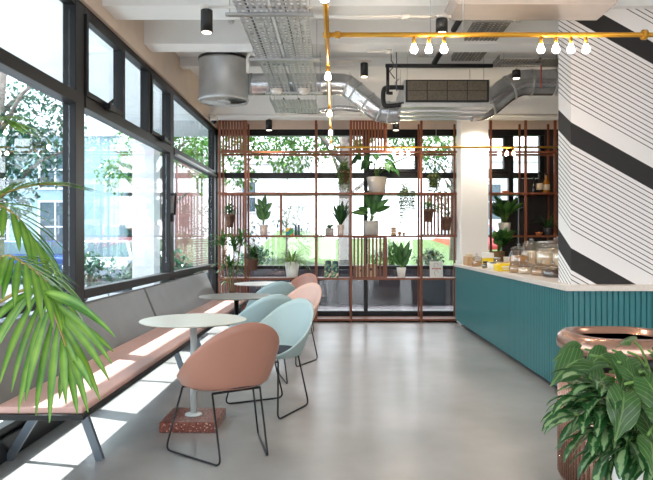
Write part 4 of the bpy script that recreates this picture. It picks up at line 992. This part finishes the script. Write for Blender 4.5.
t_ = thing('block_stack', 'small stack of pale wooden blocks on the middle shelf', 'ornament', (SX(393.5), YP, S1))
for k in range(3): MB().box(SX(391.3), SX(396.2), YP-.03, YP+.03, S1+k*.044, S1+k*.044+.042).build('block', 'wood', t_, bevel=.003)
for i, (px, q) in enumerate(((399.8, .032), (404, .026))):
    tag(MB().ball((SX(px), YP, S1+q), q, 10).build('wooden_ball', 'wood'), ('larger', 'smaller')[i]+' pale wooden ball on the middle shelf beside the block stack', 'ornament', 'wooden balls on the middle shelf')
def bowl(label, x, y, z, r_, h):
    tag(MB().lathe([(r_*.5, 0), (r_*.8, h*.4), (r_, h), (r_*.92, h), (r_*.7, h*.45), (1e-4, h*.2)], (x, y, z), 24).build('wooden_bowl', 'woodo'), label, 'bowl')
bowl('orange wooden bowl on the upper shelf right of the white column', SX(506), YP, S2, .06, .035)
bowl('orange wooden bowl on the middle shelf of the right shelving', SX(539.5), YP, S1, .06, .05)
def bottle(label, px, z, m, h=.3, r_=.035, lab=True):
    t_ = thing('bottle', label, 'bottle', (SX(px), YP, z)); x = SX(px)
    MB().lathe([(r_*.9, 0), (r_, .01), (r_, h*.58), (r_*.4, h*.72), (r_*.36, h*.94)], (x, YP, z), 18).build('body', m, t_)
    MB().lathe([(r_*.42, 0), (r_*.42, h*.07)], (x, YP, z+h*.94), 12).build('cap', 'black', t_)
    if lab: MB().lathe([(r_*1.02, 0), (r_*1.02, h*.3)], (x, YP, z+h*.15), 18).build('label', 'paper', t_)
bottle('dark bottle with a cream label on the upper shelf by the striped wall', 540.5, S2, 'bottle_k', .34, .05)
bottle('amber bottle with a cream label on the upper shelf by the striped wall', 547, S2, 'bottle_g', .30, .055)
bottle('slim dark bottle left of the labelled bottles on the upper shelf', 534.5, S2, 'bottle_k', .26, .03, False)

# ================================================================== ON THE COUNTER
CT = .9305
def jar(label, x, y, r_, h, fill, lid='glass', frac=.7, z=CT, group='glass jars on the counter'):
    t_ = thing('glass_jar', label, 'jar', (x, y, z), group)
    MB().lathe([(r_*.9, 0), (r_, .012), (r_, h*.82), (r_*.8, h*.95), (r_*.8, h)], (x, y, z), 24).build('jar_body', 'jar', t_)
    MB().lathe([(r_*.86, .008), (r_*.92, .02), (r_*.92, h*frac*.9), (r_*.6, h*frac)], (x, y, z), 14).build('filling', fill, t_)
    if lid == 'glass':
        MB().lathe([(r_*.86, 0), (r_*.86, .012), (r_*.6, .03), (r_*.2, .04), (r_*.16, .05), (r_*.24, .065), (1e-4, .075)], (x, y, z+h), 20).build('lid', 'jar', t_)
    else: MB().lathe([(r_*.86, 0), (r_*.86, .02), (r_*.8, .024)], (x, y, z+h), 20).build('lid', lid, t_)
def crate(label, x0, x1, y0, y1, z, h, m='wood'):
    t_ = thing('wooden_crate', label, 'crate', ((x0+x1)/2, (y0+y1)/2, z)); e = .012
    MB().box(x0, x1, y0, y1, z, z+e).build('floor_board', m, t_)
    for q in ((x0, x1, y0, y0+e), (x0, x1, y1-e, y1), (x0, x0+e, y0+e, y1-e), (x1-e, x1, y0+e, y1-e)): MB().box(*q, z+e, z+h).build('side_board', m, t_)
    return t_
# dense display, near end to far end; (x, y)
jar('squat glass jar of dark biscuits nearest the striped wall', 2.17, 6.32, .105, .085, 'choc', frac=.85)
jar('squat glass jar of golden biscuits behind the dark biscuit jar', 2.14, 6.62, .095, .085, 'cookie', frac=.7)
jar('wide low glass jar of pale biscuits at the front edge of the counter', 2.09, 6.92, .10, .085, 'cream', frac=.8)
jar('small glass jar of brown biscuits at the front edge by the yellow packet', 2.04, 7.16, .075, .10, 'cookie', frac=.7)
jar('large round glass jar of meringues raised behind the squat jars by the striped wall', 2.42, 6.66, .14, .20, 'cream', frac=.7, z=CT+.09)
jar('large round glass jar of pale cookies raised in the middle of the display', 2.33, 6.95, .13, .20, 'cream', frac=.75, z=CT+.09)
jar('tall glass jar with mixed brown biscuits left of the raised round jars', 2.13, 7.35, .11, .26, 'cookie', frac=.75)
jar('tall glass jar of brown biscuits at the back of the display', 2.55, 7.25, .14, .34, 'cookie', frac=.8)
jar('tall glass jar of pale biscuits behind the mixed biscuit jar', 2.36, 7.62, .13, .32, 'cream', frac=.75)
jar('steel lidded glass jar at the back beside the striped wall', 2.64, 6.93, .11, .34, 'cream', 'steel', .8)
jar('steel lidded jar of brown biscuits behind the other jars', 2.62, 7.9, .11, .33, 'cookie', 'steel', .7)
t_ = thing('display_riser', 'low timber riser under the large round glass jars on the counter', 'stand', (2.4, 6.75, CT))
MB().box(2.22, 2.52, 6.44, 7.1, CT+.065, CT+.0895).build('riser_top', 'wood', t_)
for x, y in ((2.24, 6.47), (2.50, 6.47), (2.24, 7.07), (2.50, 7.07)): MB().box(x-.012, x+.012, y-.012, y+.012, CT, CT+.065).build('leg', 'wood', t_)
# yellow packet
t_ = thing('yellow_box', 'bright yellow packet lying on the counter', 'packet', (2.02, 7.5, CT))
MB().extr([(1.93, CT), (1.925, CT+.07), (1.95, CT+.085), (2.10, CT+.085), (2.14, CT+.12), (2.13, CT)], 'y', 7.50, 7.72).build('packet', 'yellow', t_, bevel=.006)
MB().box(1.98, 2.08, 7.492, 7.4995, CT+.02, CT+.03).box(1.97, 2.07, 7.492, 7.4995, CT+.045, CT+.06).build('pale_print', 'label', t_)
t_ = thing('yellow_box', 'small yellow and white tub near the column', 'packet', (2.03, 8.55, CT))
MB().box(1.99, 2.11, 8.45, 8.6, CT, CT+.13).build('tub', 'yellow', t_, bevel=.005); MB().box(1.985, 2.115, 8.445, 8.605, CT+.13, CT+.20).build('tub_top', 'label', t_, bevel=.004)
crate('pale wooden crate of paper bags at the far end of the counter', 1.90, 2.0, 9.10, 9.4, CT, .13)
crate('shallow wooden crate behind the yellow packet', 2.12, 2.40, 7.8, 8.15, CT, .09)
tag(MB().box(1.92, 1.985, 9.13, 9.37, CT+.0125, CT+.17).build('paper_bag', 'paper', bevel=.012), 'brown paper bag standing in the far wooden crate', 'bag')
jar('round jar of nuts at the far end beside the wooden crate', 1.98, 8.88, .065, .11, 'cookie')
jar('second round jar of dark nuts set behind the nut jar by the column', 2.14, 9.0, .07, .17, 'cookie', 'steel', .8)
jar('small dark brown jar in front of the small yellow tub', 1.955, 8.25, .042, .07, 'choc', 'black', .9)
for i, (lb, y, x) in enumerate((('small white tub with a steel lid at the counter edge, farther one', 8.02, 1.955), ('small white tub with a grey lid beside the yellow packet, nearer one', 7.86, 1.96))):
    t_ = thing('small_tub', lb, 'tub', (x, y, CT)); MB().lathe([(.03, 0), (.034, .08)], (x, y, CT), 18).build('tub', 'label', t_); MB().lathe([(.036, 0), (.036, .014)], (x, y, CT+.08), 18).build('lid', 'greyink' if i else 'steel', t_)
jar('small jar of pale sweets behind the white tubs', 2.12, 8.3, .05, .12, 'cream', 'steel')
for i, (x, y, c_, lb) in enumerate(((2.30, 8.5, 'label', 'white paper cup upside down at the back of the counter'), (2.50, 8.2, 'paper', 'kraft paper cup at the back of the counter'), (2.55, 7.75, 'label', 'tall white carton at the back of the counter'))):
    tag(MB().lathe([(.035, 0), (.045, .14+.06*i), (.048, .145+.06*i)], (x, y, CT), 18, None if i < 2 else 6).build(('paper_cup', 'paper_cup', 'milk_carton')[i], c_), lb, ('cup', 'cup', 'carton')[i])
for i, (x, y) in enumerate(((2.20, 5.78), (2.36, 5.74))):
    pass

# ================================================================== BIN
bx, by = 1.51, 3.36
bn_ = thing('litter_bin', 'rounded rose copper litter bin standing behind the foreground plant', 'bin', (bx, by, 0))
MB().lathe([(.275, .0), (.285, .015), (.285, .65)], (bx, by, 0), 96, 3.2).build('body', 'copper', bn_)
mb = MB()
for k in range(64):
    a = 2*math.pi*k/64; x, y = math.cos(a), math.sin(a); m_ = (abs(x)**3.2+abs(y)**3.2)**(1/3.2)
    mb.tube([(bx+x/m_*.286, by+y/m_*.286, .03), (bx+x/m_*.286, by+y/m_*.286, .64)], .006, 5)
mb.build('ribbing', 'copper', bn_)
MB().lathe([(.27, .65), (.272, .72)], (bx, by, 0), 64, 3.2).build('dark_band', 'black', bn_)
MB().lathe([(.275, .715), (.297, .722), (.300, .75), (.292, .785), (.268, .808), (.24, .812), (.22, .80), (.21, .775)], (bx, by, 0), 64, 3.0).build('rim', 'copper', bn_)
MB().lathe([(.209, .60), (.209, .775)], (bx, by, 0), 40, 3.0).build('opening', 'black', bn_)

# ================================================================== FOREGROUND RIGHT PLANT
fx, fy = 1.27, 2.42
r = plant('potted_foliage_plant', 'big white pot of mixed broad leaves in the right foreground', fx, fy, 0)
MB().lathe([(.14, 0), (.15, .01), (.205, .42), (.212, .47), (.20, .47), (.195, .43), (1e-4, .43)], (fx, fy, 0), 48).build('pot', 'pot_white', r)
MB().lathe([(.19, 0), (.15, .012), (1e-4, .016)], (fx, fy, .43), 24).build('soil', 'soil', r)
# broad heart leaves
def arch(st, a, b, lift, rad=.005):
    a, b = Vector(a), Vector(b); m_ = (a+b)/2+Vector((0, 0, lift)); pts = [a*(1-u)**2+m_*2*u*(1-u)+b*u*u for u in [i/6 for i in range(7)]]
    st.tube(pts, rad, 6); return (pts[-1]-pts[-2]).normalized()
st = MB(); mb = MB()
HL = [(590, 355, 2.35, .26, (-1, -.2, -.35)), (585, 349, 2.6, .2, (-1, .2, -.1)), (628, 352, 2.3, .22, (-.3, -.5, -.4)), (640, 372, 2.2, .24, (.2, -.6, -.5)), (625, 384, 2.15, .26, (-.35, -.6, -.8)),
      (648, 350, 2.4, .2, (.5, -.3, -.2)), (650, 395, 2.15, .24, (.3, -.7, -.6)), (610, 372, 2.3, .2, (-.7, -.3, -.5)), (648, 435, 2.1, .2, (-.2, -.8, -.3)), (600, 380, 2.45, .2, (-.8, 0, -.5)), (662, 370, 2.5, .24, (.7, 0, -.2)), (672, 400, 2.3, .24, (.8, -.2, -.5)), (635, 342, 2.6, .18, (-.1, .3, 0)), (612, 350, 2.5, .2, (-.5, -.1, -.2)), (632, 405, 2.2, .2, (.4, -.6, -.6)), (618, 362, 2.25, .17, (.5, -.5, -.5)), (600, 366, 2.55, .17, (-.3, .2, -.5)), (645, 365, 2.3, .17, (-.6, -.4, -.3)), (655, 450, 2.15, .2, (.3, -.7, -.1))]
for px, py, Y, s_, d in HL:
    b = (PX(px, Y), Y, PZ(py, Y)); arch(st, (fx+rnd(-.05, .05), fy+rnd(-.05, .05), .44), b, .22); mb.blade(b, d, s_*.55, (rnd(-.5, .5), -.8, 1), 'heart')
mb.build('heart_leaves', 'leaf_vein', r); st.build('stems', 'stem', r)
st = MB(); mb = MB()
# variegated lance leaves cascading to the left and over the pot
HV = [(556, 398), (548, 415), (560, 425), (566, 440), (572, 412), (580, 455), (592, 462), (575, 432), (585, 400), (570, 390), (590, 420), (603, 440), (600, 468), (612, 456), (560, 405), (578, 378), (622, 462), (583, 442), (568, 372), (596, 432)]
HV = [(a_+11, b_) for a_, b_ in HV]
for i, (px, py) in enumerate(HV+[(652, 470), (640, 440), (588, 385), (604, 395), (620, 420)]):
    Y = fy-.10-rnd(0, .2); tip = Vector((PX(px, Y), Y, PZ(py, Y))); root_ = Vector((fx-.06+rnd(-.10, .06), fy-.06+rnd(-.06, .06), .45))
    mid = (root_+tip)/2+Vector((0, 0, .10+rnd(0, .12))); pts = [root_*(1-u)**2+mid*2*u*(1-u)+tip*u*u for u in [j/8 for j in range(9)]]
    st.tube(pts[:8], .0035, 5)
    for j in range(3, 9):
        d = (pts[j]-pts[j-1]).normalized(); sd_ = d.cross(Vector((0, 0, 1))).normalized()*(1 if j % 2 else -1)
        dv = d+(sd_*.75 if j < 8 else Vector())+Vector((0, 0, .08+rnd(-.1, .1))); mb.leaf(pts[min(j, 7)], dv, rnd(.105, .15), rnd(.036, .046), .8, 7, 'lance', .16, twist=rnd(-.5, .5))
for i in range(40):
    a = rnd(0, 6.28); e = rnd(.1, 1.2); root_ = Vector((fx+rnd(-.12, .12), fy+rnd(-.12, .12), .5+rnd(0, .2)))
    mb.leaf(root_, (math.cos(a)*math.cos(e), math.sin(a)*math.cos(e)-.2, math.sin(e)), rnd(.13, .19), .046, .9, 8, 'lance', .14)
    st.tube([(fx, fy, .44), root_], .0035, 5)
mb.build('variegated_leaves', 'leaf_var', r); st.build('leaf_stalks', 'stem', r)

# ================================================================== FOREGROUND PALM
qx, qy = -1.62, 2.35
r = plant('potted_palm', 'large kentia palm arching in from the left foreground over the bench', qx, qy, 0)
MB().lathe([(.17, 0), (.18, .01), (.22, .36), (.225, .40), (.21, .40), (.205, .37), (1e-4, .37)], (qx, qy, 0), 40).build('pot', 'pot_dark', r)
MB().lathe([(.2, 0), (.15, .012), (1e-4, .016)], (qx, qy, .37), 24).build('soil', 'soil', r)
def frond(pts, n, L, wd, hang=.6, spread=.9, start=.25, m='leaf_palm'):
    sp_ = smooth([(qx+rnd(-.03, .03), qy+rnd(-.03, .03), .38)]+pts, 8); N = len(sp_)
    rs = [.010-.008*i/(N-1) for i in range(N)]; st = MB().tube(sp_, rs, 6); o = st.build('frond_stem', 'palmstem', r); mb = MB()
    for i in range(n):
        u = start+(1-start)*i/(n-1); k = min(N-2, int(u*(N-1))); fr_ = u*(N-1)-k; p = sp_[k]*(1-fr_)+sp_[k+1]*fr_; d = (sp_[k+1]-sp_[k]).normalized()
        sd_ = d.cross(Vector((0, 0, 1))); sd_ = sd_.normalized() if sd_.length > .1 else Vector((1, 0, 0))
        ll = L*(.55+.45*math.sin(math.pi*min(1, (i/(n-1))*.75+.15)))
        for s_ in (-1, 1):
            dd = d*(.55+.5*u)+sd_*s_*spread*(1.05-.55*i/(n-1))+Vector((rnd(-.06, .06), rnd(-.06, .06), .10-hang*.4))
            mb.leaf(p, dd, ll*rnd(.9, 1.08), wd, hang, 8, 'lance', .18)
    mb.leaf(sp_[-1], sp_[-1]-sp_[-2], L*.8, wd, hang, 7, 'lance')
    f_ = mb.build('leaflets', m, r); f_.parent = o
def Q(px, py, Y): return (PX(px, Y), Y, PZ(py, Y))
# big drooping frond: its leaflets fan out over the bench
rach = smooth([(qx, qy, .38), Q(-60, 420, 2.3), Q(-30, 330, 2.2), Q(8, 297, 2.12), Q(34, 290, 2.07), Q(50, 305, 2.04), Q(62, 335, 2.02), Q(69, 358, 2.0)], 6)
so_ = MB().tube(rach, [.010-.008*i/(len(rach)-1) for i in range(len(rach))], 6).build('frond_stem', 'palmstem', r); mb = MB()
for x0_, y0_, x1_, y1_ in ((40, 292, 98, 318), (42, 294, 114, 334), (46, 298, 110, 362), (50, 305, 107, 378), (54, 312, 98, 398), (60, 328, 87, 410), (64, 340, 77, 412), (58, 322, 50, 419), (54, 315, 37, 412), (50, 308, 27, 398), (47, 303, 20, 410),
        (43, 298, 13, 390), (38, 293, 2, 381), (35, 291, -2, 350), (33, 290, -12, 330), (62, 335, 66, 402), (66, 348, 92, 388), (68, 356, 60, 398), (30, 290, -14, 372), (56, 318, 112, 350)):
    p0, p1 = Vector(Q(x0_, y0_, 2.05)), Vector(Q(x1_, y1_, 2.05+rnd(-.16, .10))); d = p1-p0
    mb.leaf(p0, d+Vector((0, 0, .26*d.length)), d.length*1.04, .026, .42, 9, 'lance', .2, up=(0, -1, .3))
lf = mb.build('leaflets', 'leaf_palm', r); lf.parent = so_
# frond in front arching to the right at mid height
frond([Q(-70, 380, 2.3), Q(-40, 300, 2.2), Q(0, 258, 2.15), Q(25, 264, 2.1), Q(50, 285, 2.08)], 11, .24, .026, .5, 1.0, .5)
# upper frond with leaflets up around y 105-230
frond([Q(-75, 330, 2.35), Q(-50, 240, 2.35), Q(-15, 205, 2.35), Q(15, 215, 2.3), Q(38, 245, 2.3)], 11, .22, .026, .35, 1.0, .45)
frond([Q(-80, 330, 2.4), Q(-65, 200, 2.4), Q(-45, 140, 2.4), Q(-20, 118, 2.4), Q(5, 120, 2.4)], 13, .20, .02, .35, .9, .5)
frond([Q(-70, 330, 2.4), Q(-45, 250, 2.4), Q(-5, 200, 2.4), Q(35, 185, 2.4), Q(70, 186, 2.4)], 11, .15, .014, .2, .35, .55)
frond([Q(-60, 400, 2.5), Q(-30, 310, 2.5), Q(-5, 272, 2.5), Q(20, 265, 2.5), Q(45, 275, 2.5)], 11, .26, .026, .45, 1.0, .5, 'leaf')
frond([Q(-90, 400, 2.2), Q(-120, 250, 2.1), Q(-170, 180, 2.0)], 12, .3, .024, .7, .9, .5)
for o in bpy.data.objects:
    if '_w' in o: del o['_w']
